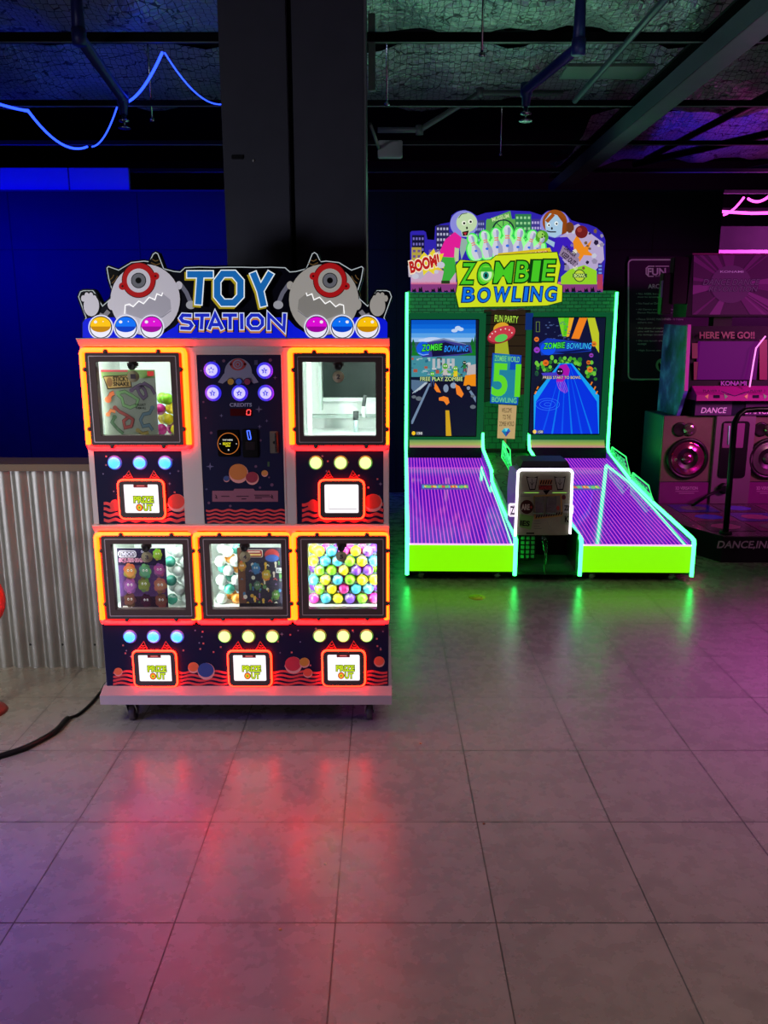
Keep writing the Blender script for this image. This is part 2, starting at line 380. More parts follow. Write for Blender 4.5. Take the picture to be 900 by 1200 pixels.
# rope lights
def sagrope(pts, drops, r, m, name, label):
    out = []
    for i in range(len(pts)-1):
        a, b_ = Vector(pts[i]), Vector(pts[i+1])
        for k in range(12):
            t = k/12; q = a.lerp(b_, t); q.z -= drops[i]*4*t*(1-t); out.append(q)
    out.append(Vector(pts[-1])); b = MB(); b.tube(out, r, m, 8); return tag(b.build(name), label, 'rope light')
def at(u, v, Y): return hit((0, 0, 0), 0, u, v, 'y', Y)
sagrope([at(-60, 95, 6.35), at(33, 130, 6.4), at(102, 172, 7.6)], [.03, .10], .0095, TUBE_BL, 'rope_light', 'glowing blue rope light, the left sagging length that ends under the second beam')
sagrope([at(108, 172, 7.6), at(137, 126, 6.42)], [.06], .006, TUBE_BL, 'rope_light', 'short thin piece of blue rope light rising from the lowest point')
sagrope([at(146, 121, 6.4), at(190, 62, 5.08)], [.05], .0085, TUBE_BL, 'rope_light', 'bright blue rope light climbing to the first beam at the left')
sagrope([at(193, 62, 5.1), at(262, 122, 6.3)], [.08], .0045, TUBE_BL, 'rope_light', 'thin dim blue rope light going down to the column')
sagrope([at(846, 248, 8.6), at(880, 250, 8.6), at(930, 249, 8.6)], [.0, .0], .014, TUBE_PK, 'rope_light', 'pink rope light running level above the pink board')
sagrope([at(848, 252, 9.0), at(872, 231, 8.8)], [.03], .011, TUBE_PK, 'rope_light', 'short pink rope light slanting up from the wall edge')
sagrope([at(877, 233, 8.8), at(915, 215, 8.0)], [.08], .013, TUBE_PK, 'rope_light', 'pink rope light sagging at the right picture edge')

# ================================================================== TOY VENDING MACHINE
TL = (-.56, 3.10, 0)
toy = thing('toy_vending_machine', 'five-window capsule toy vending machine glowing red, TOY STATION marquee with two one-eyed monsters', 'vending machine', TL)
def tX(u, v, y=0): return hit(TL, 0, u, v, 'y', y).x
def tZ(v, y=0): return hit(TL, 0, 300, v, 'y', y).z
tf = lambda u, v: hit(TL, 0, u, v, 'y', 0)
W3 = 1.16/3; XE = [-.58, -.58+W3, .58-W3, .58]
zT, zB = tZ(396), tZ(804)
z1t, z1b = tZ(407), tZ(527); zp1b = tZ(614); z2t, z2b = tZ(622.7), tZ(730.5)
b = MB()     # carcass, open compartments
D = .56
b.box(-.58, -.565, 0, D, zB, zT, SILVER, .002); b.box(.565, .58, 0, D, zB, zT, SILVER, .002)
b.box(-.565, .565, D-.02, D, zB, zT, SILVER); b.prism([(-.004, z1t+.003), (-.034, zT-.004), (-.03, zT), (D, zT), (D, z1t+.003)], -.58, .58, SILVER, 'x')
b.prism([(-.003, z2t+.003), (-.022, zp1b-.004), (-.018, zp1b), (.06, zp1b), (.06, z2t+.003)], -.58, .58, SILVER, 'x')
b.box(-.565, .565, 0, D-.02, zB, zB+.02, SILVER)
for x in XE[1:3]:
    b.box(x-.02, x+.02, 0, D-.02, zB+.02, z1t, SILVER, .002)
    b.box(x-.028 if x < 0 else x-.02, x+.02 if x < 0 else x+.028, -.004, .03, zp1b, z1t, SILVER, .002)
for k in (0, 2): b.box(XE[k], XE[k+1], 0, D-.02, z1b-.012, z1b+.006, SILVER)
b.box(-.565, .565, 0, D-.02, z2b-.012, z2b+.006, SILVER)
for k in (0, 2):    # frame strip around lower panels row 1
    b.box(XE[k]+.002, XE[k]+.022, -.0036, .01, zp1b, z1b, SILVER); b.box(XE[k+1]-.022, XE[k+1]-.002, -.0036, .01, zp1b, z1b, SILVER)
b.box(XE[1]-.024, tX(235.5, 515)-.010, -.0054, .028, zp1b, z1t, SILVER); b.box(tX(332, 515)+.004, XE[2]+.024, -.0054, .028, zp1b, z1t, SILVER)
b.box(tX(235.5, 515)-.011, tX(332, 515)+.005, -.0048, .028, tZ(415.6)+.009, z1t+.0035, SILVER)
b.build('cabinet', toy)
b = MB(); b.prism([(-.575, zB+.004), (.575, zB+.004), (.575, zB-.052), (-.575, zB-.052)], -.05, D+.01, SILVER)
b.v = [Vector((v.x*(1.0), v.y, v.z)) for v in b.v]
b = MB()
zs1, zs2 = tZ(815, -.05), tZ(825.5, -.05)
b.prism([(0, zB+.003), (-.052, zs1), (-.052, zs2), (D, zs2), (D, zB+.003)], -.592, .592, P(160, 140, 148, .45, .1), 'x')
b.build('base_shelf', toy)
# casters
def caster(root, x, y, r, ztop, name='caster', wheelm=None, rot=0.0):
    b = MB(); wm = wheelm or P(70, 60, 62, .4)
    b.box(x-.03, x+.03, y-.03, y+.03, ztop-.005, ztop, CHROME); b.lathe((x, y, ztop-.02), (0, 0, 1), [(.018, 0), (.02, .016)], CHROME, 12)
    for sx in (-1, 1): b.prism([(y-.02, ztop-.018), (y+.02, ztop-.018), (y+.032, r*.8), (y+.008, r*.8)], x+sx*.017, x+sx*.021, CHROME, 'x')
    b.box(x-.021, x+.021, y-.02, y+.02, ztop-.024, ztop-.018, CHROME)
    o = b.build(name, root); w = MB(); w.lathe((x-.013, y+.02, r), (1, 0, 0), [(r*.3, 0), (r*.92, .0), (r, .004), (r, .022), (r*.92, .026), (r*.3, .026)], wm, 20)
    w.lathe((x-.018, y+.02, r), (1, 0, 0), [(.008, 0), (.008, .036)], CHROME, 8); w.build('wheel', o); return o
for x in (-.49, .50):
    for y in (.02, .46): caster(toy, x, y, .034, zs2)
# waves / stars / planets artwork on the printed panels
def sparkle(a, u, v, r, m, lay=2): a.poly([(u, v-r), (u+r*.2, v-r*.2), (u+r, v), (u+r*.2, v+r*.2), (u, v+r), (u-r*.2, v+r*.2), (u-r, v), (u-r*.2, v-r*.2)], m, lay)
WAVE = P(205, 50, 58, .5); STAR = P(120, 110, 150, .5); PINKD = P(190, 90, 100, .5)
def waves(a, u0, u1, v0, v1, n, per=16.0, lay=2):
    for k in range(n):
        vv = v0+(v1-v0)*(k+.5)/n; h = (v1-v0)/n*.30; N_ = int((u1-u0)/1.5)
        top = [(u0+(u1-u0)*i/N_, vv-h+1.1*math.sin((u0+(u1-u0)*i/N_)*2*PI/per+k*.6)) for i in range(N_+1)]
        bot = [(p[0], p[1]+2*h) for p in top]
        for i in range(N_): a.poly([top[i], top[i+1], bot[i+1], bot[i]], WAVE, lay)
def stars(a, u0, v0, u1, v1, n, seed):
    r = random.Random(seed)
    for _ in range(n):
        u, v = r.uniform(u0, u1), r.uniform(v0, v1); k = r.random()
        if k < .35: sparkle(a, u, v, r.uniform(1.2, 2.6), STAR)
        elif k < .7: a.rect(u, v, u+2, v+2, PINKD, 2)
        else: a.ell(u, v, .9, .9, STAR, 2, 8)
def rect_local(mb, u0, v0, u1, v1, ya, yb, m, bev=0):
    vm = (v0+v1)/2; mb.box(tX(u0, vm), tX(u1, vm), ya, yb, tZ(v1), tZ(v0), m, bev)
def planet(a, u, v, r, c, lay=3):
    a.ell(u, v, r, r, P(215, 140, 140, .5), lay, 20); a.ell(u-.05*r, v-.16*r, r*.93, r*.84, c, lay+1, 20)
unit = [  # (column, row, first lamp u..., lamp v, lamp kind, prize (u0,v0,u1,v1), text?)
    (0, 1, (134.8, 164.3, 193.9), 542, 'b', (139.5, 561, 194.5, 608), True),
    (2, 1, (370.3, 399.4, 428.3), 542, 'g', (373.5, 561, 427.5, 608), False),
    (0, 2, (152.6, 180.4, 207.9), 745.5, 'b', (156.8, 760.7, 208.7, 804), True),
    (1, 2, (263.6, 291.5, 319.4), 745.2, 'g', (267.4, 760.7, 319.2, 803.5), True),
    (2, 2, (374.7, 402.4, 429.7), 744.6, 'g', (377.3, 760.2, 428.5, 803.2), True)]
LAMPB = L3('lamp_blue', (.09, .85, 5)); LAMPG = L3('lamp_green', (1.0, 2.2, .45)); PRZ = L3('prize_white', (1.25, 1.12, 1.2)); 
# row panels
for k, (c0, c1, v0, v1, seed) in enumerate(((0, 0, 528.5, 613.5, 1), (2, 2, 528.5, 613.5, 2), (0, 2, 731.5, 804, 3))):
    x0, x1 = XE[c0]+(.02 if k < 2 else .002), XE[c1+1]-(.02 if k < 2 else .002); zz0, zz1 = tZ(v1), tZ(v0)
    pb = MB().box(x0, x1, -.002, .006, zz0, zz1, NAVY); po = pb.build('front_panel', toy)
    a = MB(tf, lift=.0008); a.n = Vector((0, -1, 0))
    base = a.fn; a.fn = lambda u, v: Vector(tf(u, v))+Vector((0, -.002, 0))
    vm = (v0+v1)/2
    ua = 450+(x0-.56)/(hit(TL, 0, 450, v1, 'y', 0)-Vector((0.56, -3.1, 1.58))).length*0+0
    U0 = {0: 119, 2: 351}[c0] if k < 2 else 129; U1 = {0: 219, 2: 450}[c0] if k < 2 else 455
    if k < 2:
        waves(a, U0+3, U1, v1-26, v1-1, 4); stars(a, U0+2, v0+4, U1-4, v1-30, 16, seed)
        pu = 207.5 if k == 0 else 437.5; planet(a, pu, 589, 10.5, P(210, 50, 40, .5))
        a.ell(U0+16, 592, 6, 7, P(200, 45, 45, .5), 3)
    else:
        waves(a, U0+4, U1-1, v1-19, v1-1, 4, 26); stars(a, 140, v0+4, 452, v1-22, 46, seed)
        planet(a, 139, 787, 5, P(215, 90, 50, .5)); planet(a, 227, 782, 6.5, P(215, 90, 50, .5)); planet(a, 242, 786, 10, P(40, 60, 130, .5), 5)
        planet(a, 344, 779, 10, P(190, 35, 60, .5), 3); planet(a, 357, 776, 6, P(190, 120, 40, .5), 5); planet(a, 361, 788, 5.5, P(220, 70, 50, .5), 7); planet(a, 444.5, 775, 6.3, P(225, 80, 55, .5), 3)
    a.build('panel_artwork', po)
def xz(u, v, y=0): p = hit(TL, 0, u, v, 'y', y); return p.x, p.z
for c, r, lu, lv, kind, (u0, v0, u1, v1), txt in unit:
    for u in lu:
        x, z = xz(u, lv); h = MB(); h.lathe((x, -.001, z), (0, -1, 0), [(.028, 0), (.028, .004), (.024, .007)], L3('bezel_halo_blue', (.005, .07, .42)) if kind == 'b' else L3('bezel_halo_green', (.03, .16, .02)))  # bezel glows to paint the halo round each lamp
        o = h.build('lamp_button', toy); d = MB(); d.lathe((x, -.006, z), (0, -1, 0), [(.0225, 0), (.0225, .006), (.018, .011), (.009, .014), (.002, .015)], LAMPB if kind == 'b' else LAMPG); d.build('lens', o, 'glowing blue lens' if kind == 'b' else 'glowing yellow-green lens')
    vm = (v0+v1)/2; X0, X1, Z0, Z1 = tX(u0, vm), tX(u1, vm), tZ(v1), tZ(v0)
    b = MB(); ringprism(b, rr(X0+.006, Z0+.006, X1-.006, Z1-.006, .018), rr(X0+.024, Z0+.026, X1-.024, Z1-.02, .006), -.016, -.003, FRAME)
    pd = b.build('prize_door', toy)
    ou = [(p[0], -.010, p[1]) for p in rr(X0+.003, Z0+.003, X1-.003, Z1-.003, .02)]
    t = MB(); t.tube(ou, .0042, L3('prize_led', (26, .20, .04)), 8, True); t.build('light_tube', pd)
    fx0, fx1, fz0, fz1 = X0+.022, X1-.022, Z0+.024, Z1-.018
    f = MB().box(fx0, fx1, -.009, -.004, fz0, fz1, PRZ, .003); f.build('flap', pd, 'glowing white flap')
    fw, fh = fx1-fx0, fz1-fz0
    a = MB(lambda p, q: (fx0+p*fw, -.0095, fz1-q*fh), lift=.0006)
    if txt:
        G1, G0 = E(190, 215, 30, 1.0), E(40, 80, 20, .5)
        a.rect(.29, .02, .69, .13, P(150, 20, 30, .4), 1); a.rect(.38, .05, .6, .09, E(255, 120, 120, .7), 2)
        for off, m, l in ((.11, G0, 1), (.045, G1, 2)):
            a.text('PRIZE', .28, .43, .82, .63, m, l, off); a.text('UT', .54, .70, .78, .90, m, l, off)
        a.ell(.42, .80, .10, .13, G0, 1, 20); a.ell(.42, .80, .085, .11, E(255, 120, 40), 2, 20); a.ell(.42, .80, .045, .06, G1, 3, 12); a.ell(.42, .80, .02, .03, E(150, 30, 30, .5), 4, 8)
    else:
        a.stroke([(.13, .85), (.93, .85)], .02, E(170, 175, 180, .6), 1); a.stroke([(.13, .3), (.13, .85)], .012, E(200, 205, 210, .7), 1)
    a.build('flap_print', pd)
    h = MB(tf, lift=.0012)
    for hu, hd in ((u0+11, 1), (u1-13, -1)):
        h.poly([(hu-5.5, v0-.5), (hu+5.5, v0-.5), (hu+hd*1.0, v0-9.5)], P(35, 10, 18, .5), 3)
        h.stroke([(hu-5.5, v0-.5), (hu+hd*1.0, v0-9.5), (hu+5.5, v0-.5)], .8, P(230, 60, 60, .5), 4)
        for q in (3, 5.5): h.stroke([(hu-5+q*.6, v0-q+.2), (hu, v0-q+1.4), (hu+5-q*.5, v0-q+.2)], 1, P(230, 60, 60, .5), 4)
    h.build('horn_print', pd)
# windows
WINS = [(0, 1, (103, 413, 212.5, 522.3), (114.8, 424, 201.6, 510.6), '1'), (2, 1, (345.5, 413.7, 452.5, 522.4), (354.8, 424.3, 440.4, 511), '2'),
        (0, 2, (121.8, 628, 226.6, 725.6), (132.3, 637.7, 215.8, 714.8), '3'), (1, 2, (236.2, 628, 339.8, 725), (247, 637.3, 330.2, 714.3), '4'), (2, 2, (349.6, 628, 453, 724.5), (361, 637, 441.6, 713.8), '5')]
INWHITE = P(225, 232, 228, .4)
WHLED = L3('led_cool_white', (60, 70, 65))
WBOX = {}
for c, r, (fu0, fv0, fu1, fv1), (pu0, pv0, pu1, pv1), num in WINS:
    zt, zb = (z1t, z1b) if r == 1 else (z2t, z2b); x0, x1 = XE[c]+.006, XE[c+1]-.006
    if r == 1 and c == 0: x1 = XE[1]-.004
    yf = -.03
    X0, X1, Z0, Z1 = tX(fu0, (fv0+fv1)/2, yf), tX(fu1, (fv0+fv1)/2, yf), tZ(fv1, yf), tZ(fv0, yf)
    px0, px1, pz0, pz1 = tX(pu0, (pv0+pv1)/2, yf), tX(pu1, (pv0+pv1)/2, yf), tZ(pv1, yf), tZ(pv0, yf)
    WBOX[num] = (px0, px1, pz0, pz1)
    b = MB(); ringprism(b, rr(X0, Z0, X1, Z1, .006), rr(px0, pz0, px1, pz1, .004), yf, .004, FRAME)
    ringprism(b, rr(X0+.012, Z0+.012, X1-.012, Z1-.012, .004), rr(X0+.015, Z0+.015, X1-.015, Z1-.015, .003), yf-.0015, yf, P(200, 180, 190, .3, .5))
    wf = b.build('window_frame', toy)
    for qx in (.22, .78):
        for zz in (Z0-.003, Z1+.003): bo = MB(); bo.lathe((X0+(X1-X0)*qx, yf+.006, zz), (0, -1, 0), [(.009, 0), (.009, .005), (.005, .008)], FRAME, 10); bo.build('bolt', wf)
    for qz in (.18, .82):
        for xx in (X0-.003, X1+.003): bo = MB(); bo.lathe((xx, yf+.006, Z0+(Z1-Z0)*qz), (0, -1, 0), [(.009, 0), (.009, .005), (.005, .008)], FRAME, 10); bo.build('bolt', wf)
    MB().box(px0-.004, px1+.004, yf+.008, yf+.011, pz0-.004, pz1+.004, GLASS).build('glass_pane', wf)
    cx = (px0+px1)/2-.003
    l = MB(); l.box(cx-.02, cx+.02, yf, yf+.02, pz1-.022, pz1+.002, FRAME, .006); l.lathe((cx, yf+.001, pz1-.016), (0, -1, 0), [(.0145, 0), (.0145, .008), (.010, .010), (.006, .006)], P(30, 26, 28, .4)); l.build('lock', wf)
    l = MB(); l.lathe((cx, yf+.008, pz1-.054), (0, -1, 0), [(.022, 0), (.022, .003)], P(150, 140, 112, .4)); 
    l2 = MB(lambda p, q: (p, yf+.004, q), lift=.001); l2.text(num, cx-.006, pz1-.046, cx+.006, pz1-.062, P(70, 60, 70, .5), 1, .03)
    nd = l.build('number_disc', wf); l2.build('number', nd)
    # lit compartment
    dp = .34; cx0, cx1, cz0, cz1 = X0+.006, X1-.006, pz0-.012, Z1-.004
    b = MB(); b.box(cx0, cx0+.004, .006, dp, cz0, cz1, INWHITE); b.box(cx1-.004, cx1, .006, dp, cz0, cz1, INWHITE)
    b.box(cx0, cx1, dp, dp+.004, cz0, cz1, INWHITE); b.box(cx0, cx1, .006, dp, cz0-.004, cz0, INWHITE); b.box(cx0, cx1, .006, dp, cz1, cz1+.004, INWHITE)
    lc = b.build('compartment', toy)
    b = MB(); b.box(cx0+.005, cx0+.011, .008, .018, cz0+.01, cz1-.01, WHLED); b.box(cx1-.011, cx1-.005, .008, .018, cz0+.01, cz1-.01, WHLED); b.box(cx0+.012, cx1-.012, .008, .018, cz1-.010, cz1-.005, WHLED)
    b.build('light_strip', lc)
    if num == '2':
        m = MB(); m.box(cx0+.075, cx1-.012, dp-.012, dp-.004, cz0+.13, cz1-.004, P(34, 42, 40, .35, 0, .5)); m.build('mirror', lc, 'dark mirror panel')
        q = MB(); q.box(cx0+.06, cx0+.072, dp-.06, dp-.002, cz0+.08, cz1-.004, P(170, 185, 178, .5)); q.box(cx0+.03, cx0+.045, .1, .12, cz0, cz1-.004, P(190, 205, 198, .5)); q.box(cx0+.06, cx1-.01, dp-.02, dp-.002, cz0+.115, cz0+.13, P(200, 210, 205, .5)); q.box(cx0+.02, cx1-.02, dp-.06, dp-.002, cz0+.05, cz0+.06, P(150, 165, 160, .5)); q.build('inner_rails', lc)
        q = MB(); xx = cx0+.215; q.tube([(xx, .2, cz0), (xx, .2, cz0+.05)], .010, P(170, 190, 190, .3, .3)); q.tube([(xx, .2, cz0+.05), (xx, .2, cz0+.085)], .012, P(60, 64, 64, .4)); q.tube([(xx+.03, .26, cz0+.05), (xx+.03, .26, cz0+.10)], .009, P(200, 210, 205, .3)); q.tube([(xx+.03, .26, cz0+.10), (xx+.037, .26, cz0+.145)], .008, P(70, 74, 74, .4)); q.build('pusher_rod', lc)
    # LED tube round the frame
    tx0, tx1 = XE[c]+.010, XE[c+1]-.010
    if r == 1: tx1 = X1+.016 if c == 0 else tx1; tx0 = X0-.016 if c == 2 else tx0
    tzt, tzb = zt-.010, zb+.010
    pts = [(p[0], -.013, p[1]) for p in rr(tx0, tzb, tx1, tzt, .012, 4)]
    n = len(pts); low = [p for p in pts if p[2] < tzb+.0121]
    t = MB(); t.tube([(tx0, -.013, tzb+.012)]+[(tx0, -.013, tzt-.012)]+[(tx0+.004, -.013, tzt-.003), (tx0+.012, -.013, tzt), (tx1-.012, -.013, tzt), (tx1-.004, -.013, tzt-.003), (tx1, -.013, tzt-.012), (tx1, -.013, tzb+.012)], .0105, TUBE_OR, 10)
    t.tube([(tx0, -.013, tzb+.012), (tx0+.004, -.013, tzb+.003), (tx0+.012, -.013, tzb), (tx1-.012, -.013, tzb), (tx1-.004, -.013, tzb+.003), (tx1, -.013, tzb+.012)], .0100, TUBE_RED, 10)
    t.build('light_tube', toy)
# control door ---------------------------------------------------------
cd0, cd1, cz0, cz1 = tX(235.5, 515), tX(332, 515), tZ(613.5), tZ(415.6)
b = MB(); b.box(cd0, cd1, -.006, .01, cz0, cz1, NAVY, .002); cdoor = b.build('control_door', toy)
b = MB(); ringprism(b, rr(cd0-.012, cz0-.004, cd1+.006, cz1+.010, .003), rr(cd0, cz0, cd1, cz1, .002), -.008, .012, SILVER); b.build('door_frame', cdoor)
cf = lambda x, y: Vector(hit(TL, 0, 210+x/5.457, 400+y/5.457, 'y', -.006))
a = MB(cf, lift=.0009)
DIMW = P(120, 118, 150, .5); RDD = P(150, 30, 40, .5)
for sx in (-1, 1): a.poly([(378+sx*60, 180), (378+sx*95, 210), (378+sx*130, 262), (378+sx*100, 270), (378+sx*60, 240)], DIMW, 1)
a.ell(378, 200, 88, 92, DIMW, 2, 28, clampb=270); a.ell(376, 148, 50, 38, RDD, 3); a.ell(330, 146, 9, 9, RDD, 3, 12); a.ell(422, 146, 9, 9, RDD, 3, 12); a.ell(376, 147, 32, 30, DIMW, 4); a.ell(376, 147, 22, 21, RDD, 5); a.ell(376, 147, 16, 15, DIMW, 6); a.ell(376, 147, 9, 9, RDD, 7, 12)
for x, c_ in ((332, P(190, 140, 30, .5)), (383, P(40, 90, 220, .5)), (437, P(130, 20, 70, .5))): a.ell(x, 257, 24, 24, P(20, 20, 60, .5), 8); a.ell(x, 257, 20, 20, c_, 9)
for x, y, r in ((225, 130, 9), (285, 125, 10), (583, 120, 11), (155, 388, 7), (170, 490, 6), (205, 585, 9), (520, 633, 8), (490, 800, 9), (593, 918, 11), (517, 935, 8), (190, 1033, 9), (327, 1053, 9), (575, 870, 6)): a.ell(x, y, r, r, P(90, 50, 90, .5), 1, 10)
for x, y, r in ((140, 188, 9), (613, 232, 14), (510, 435, 24), (270, 475, 13), (515, 545, 14), (198, 800, 26), (560, 508, 12), (175, 945, 10)): sparkle(a, x, y, r, P(90, 85, 130, .5), 1)
for x, y, r, c_, l in ((380, 845, 62, P(190, 105, 40, .5), 1), (468, 875, 42, P(140, 20, 50, .5), 4), (547, 845, 21, P(190, 120, 50, .5), 1), (303, 880, 20, P(40, 60, 120, .5), 1)):
    planet(a, x, y, r, c_, l)
a.rect(480, 120, 502, 150, P(50, 50, 90, .5), 1); a.rect(565, 770, 578, 800, P(60, 80, 60, .5), 1)
a.poly([(212, 955), (345, 955), (355, 942), (475, 942), (485, 955), (632, 955), (632, 1025), (212, 1025)], P(130, 70, 95, .5), 2)
for x0, x1, y in ((270, 320, 988), (365, 445, 988), (480, 580, 980), (485, 600, 990), (485, 530, 1000), (400, 430, 1004)): a.rect(x0, y, x1, y+5, P(40, 15, 40, .5), 3)
for x in (232, 590): a.stroke([(x, 980), (x+8, 990), (x+2, 1000), (x+14, 1004)], 5, P(40, 15, 40, .5), 3)
for k in range(4):
    vv = 1075+k*24; N_ = 46; X0_, X1_ = 172+k*3, 686
    pts = [(X0_+(X1_-X0_)*i/N_, vv+5*math.sin(i*2*PI/7.5+k*.5)) for i in range(N_+1)]
    for i in range(N_): a.poly([pts[i], pts[i+1], (pts[i+1][0], pts[i+1][1]+13), (pts[i][0], pts[i][1]+13)], WAVE, 2)
a.text('CREDITS', 324, 395, 464, 417, P(150, 150, 190, .5), 1, .02); a.build('door_artwork', cdoor)
for k, (x, y) in enumerate(((210, 183), (548, 187), (218, 330), (388, 330), (555, 330))):
    p = cf(x, y); b = MB(); b.lathe(p, (0, -1, 0), [(.031, 0), (.031, .003), (.024, .006)], L3('button_halo', (.015, .01, .75))); bo = b.build('select_button', cdoor)  # ring emits blue, painting the halo around the button
    b = MB(); b.lathe(p+Vector((0, -.006, 0)), (0, -1, 0), [(.0215, 0), (.0215, .005), (.017, .008), (.003, .009)], L3('button_white', (.62, .58, 1.35))); 
    st = [(math.sin(i*PI/5)*(.013 if i % 2 == 0 else .006)+p.x, math.cos(i*PI/5)*(.013 if i % 2 == 0 else .006)+p.z) for i in range(10)]
    s2 = MB(lambda q, w: (q, p.y-.0157, w), lift=.0004); s2.poly(st, E(70, 60, 210, 1), 1); s2.text(str(k+1), p.x-.003, p.z+.004, p.x+.003, p.z-.005, E(215, 210, 255, 1), 2, .04)
    cp = b.build('cap', bo, 'white backlit cap'); s2.build('star_print', cp)
p0, p1 = cf(325, 430), cf(468, 477); b = MB().box(p0.x, p1.x, -.009, -.005, p1.z, p0.z, P(60, 12, 18, .2), .001)
ds = b.build('credit_display', cdoor); a = MB(lambda x, y: cf(x, y)+Vector((0, -.0035, 0)), lift=.0006); LEDR = L3('led_digit', (3, .12, .12))
for q in ([(436, 438), (456, 438)], [(436, 470), (456, 470)], [(435, 440), (433, 453)], [(433, 456), (432, 469)], [(458, 440), (457, 453)], [(457, 456), (456, 469)]): a.stroke(q, 4, LEDR, 1)
a.build('digit', ds)
p0, p1 = cf(243, 565), cf(390, 735); b = MB().box(p0.x, p1.x, -.014, -.005, p1.z, p0.z, P(14, 10, 14, .25), .003); cr = b.build('card_reader', cdoor)
a = MB(lambda x, y: cf(x, y)+Vector((0, -.0085, 0)), lift=.0006); a.ell(317, 652, 70, 70, E(200, 110, 40, .7), 1, 36); a.ell(317, 652, 65, 65, P(8, 8, 10, .2), 2, 36)
a.text('TAP HERE', 280, 624, 345, 633, E(230, 230, 220, .9), 3, .02); a.text('READY', 283, 645, 333, 660, E(220, 210, 30, 1), 3, .03); a.rect(300, 664, 330, 671, E(210, 200, 40, .9), 3); a.ell(319, 692, 5, 5, E(220, 220, 220, .9), 3, 8); a.rect(262, 650, 268, 656, E(220, 220, 220, .7), 3); a.rect(366, 650, 372, 656, E(220, 220, 220, .7), 3)
a.build('reader_screen', cr)
p0, p1 = cf(402, 560), cf(512, 742); b = MB().box(p0.x, p1.x, -.016, -.005, p1.z, p0.z, P(12, 10, 14, .35), .004); b.box(p0.x+.012, p1.x-.012, -.018, -.014, p1.z+.03, p1.z+.062, P(30, 20, 26, .4), .003); ba = b.build('bill_acceptor', cdoor)
a = MB(lambda x, y: cf(x, y)+Vector((0, -.0105, 0)), lift=.0006); BG = L3('bill_blue', (.08, .25, 2.6)); a.stroke([(436, 570), (446, 625)], 6, BG, 1); a.stroke([(452, 568), (462, 618)], 6, BG, 1); a.stroke([(436, 570), (452, 568)], 5, BG, 1); a.stroke([(446, 625), (464, 622)], 6, BG, 1); a.build('guide_light', ba)
p0, p1 = cf(578, 575), cf(636, 715); b = MB().box(p0.x, p1.x, -.010, -.005, p1.z, p0.z, P(120, 110, 100, .35, .6), .002); b.box(p1.x-.012, p1.x-.005, -.022, -.009, p1.z+.004, p0.z-.004, CHROME, .002); b.lathe((p1.x-.014, -.01, (p0.z+p1.z)/2), (0, -1, 0), [(.006, 0), (.006, .006)], BLACK, 10); b.build('coin_slot', cdoor)
# marquee ---------------------------------------------------------------
MY = -.012
mf = lambda u, v: Vector(hit(TL, 0, u, v, 'y', MY))
q1 = lambda x, y: (80+x/4.5, 280+y/4.5)
left = [q1(*p) for p in ((72, 522), (72, 440), (85, 415), (66, 365), (45, 305), (58, 272), (80, 263), (135, 264), (152, 285), (182, 345), (196, 328), (216, 310), (224, 275), (205, 215), (195, 150), (210, 136), (265, 155), (330, 115), (400, 107), (425, 112), (440, 75), (460, 62), (480, 72), (510, 150), (560, 162), (588, 165), (612, 143), (690, 139), (770, 141), (840, 139))]
SUM = 551.0
outl = left+[(SUM-u, v) for u, v in reversed(left)]
def shrink(pts, d):
    c_ = []
    n = len(pts)
    for i, p in enumerate(pts):
        a_, b_ = Vector(pts[i-1]), Vector(pts[(i+1) % n]); pp = Vector(p); d1 = (pp-a_).normalized(); d2 = (b_-pp).normalized(); t = (d1+d2).normalized() if (d1+d2).length > .01 else d1
        c_.append((p[0]-t.y*d, p[1]+t.x*d))
    return c_
b = MB(); n = len(outl)
vs = [mf(*p) for p in outl]+[mf(*p)+Vector((0, .034, 0)) for p in outl]
b.add(vs, [list(range(n)), list(range(2*n-1, n-1, -1))]+[[i, (i+1) % n, n+(i+1) % n, n+i] for i in range(n)], P(22, 24, 30, .3))
mq = b.build('marquee', toy)
a = MB(mf, lift=.0009)
inn = shrink(outl, 2.2)
a.stroke(inn[1:-1], 1.0, E(190, 200, 205, .75), 1)
bg = shrink(outl, 3.6); a.poly(bg, P(14, 14, 34, .4), 1)
BLUE = E(10, 25, 215, .9)
a.poly([(97, 396), (97, 378), (100, 374), (108, 372), (140, 372), (190, 392), (205, 383), (215, 372), (336, 372), (346, 383), (361, 392), (411, 372), (443, 372), (451, 374), (454, 378), (454, 396)], BLUE, 2)
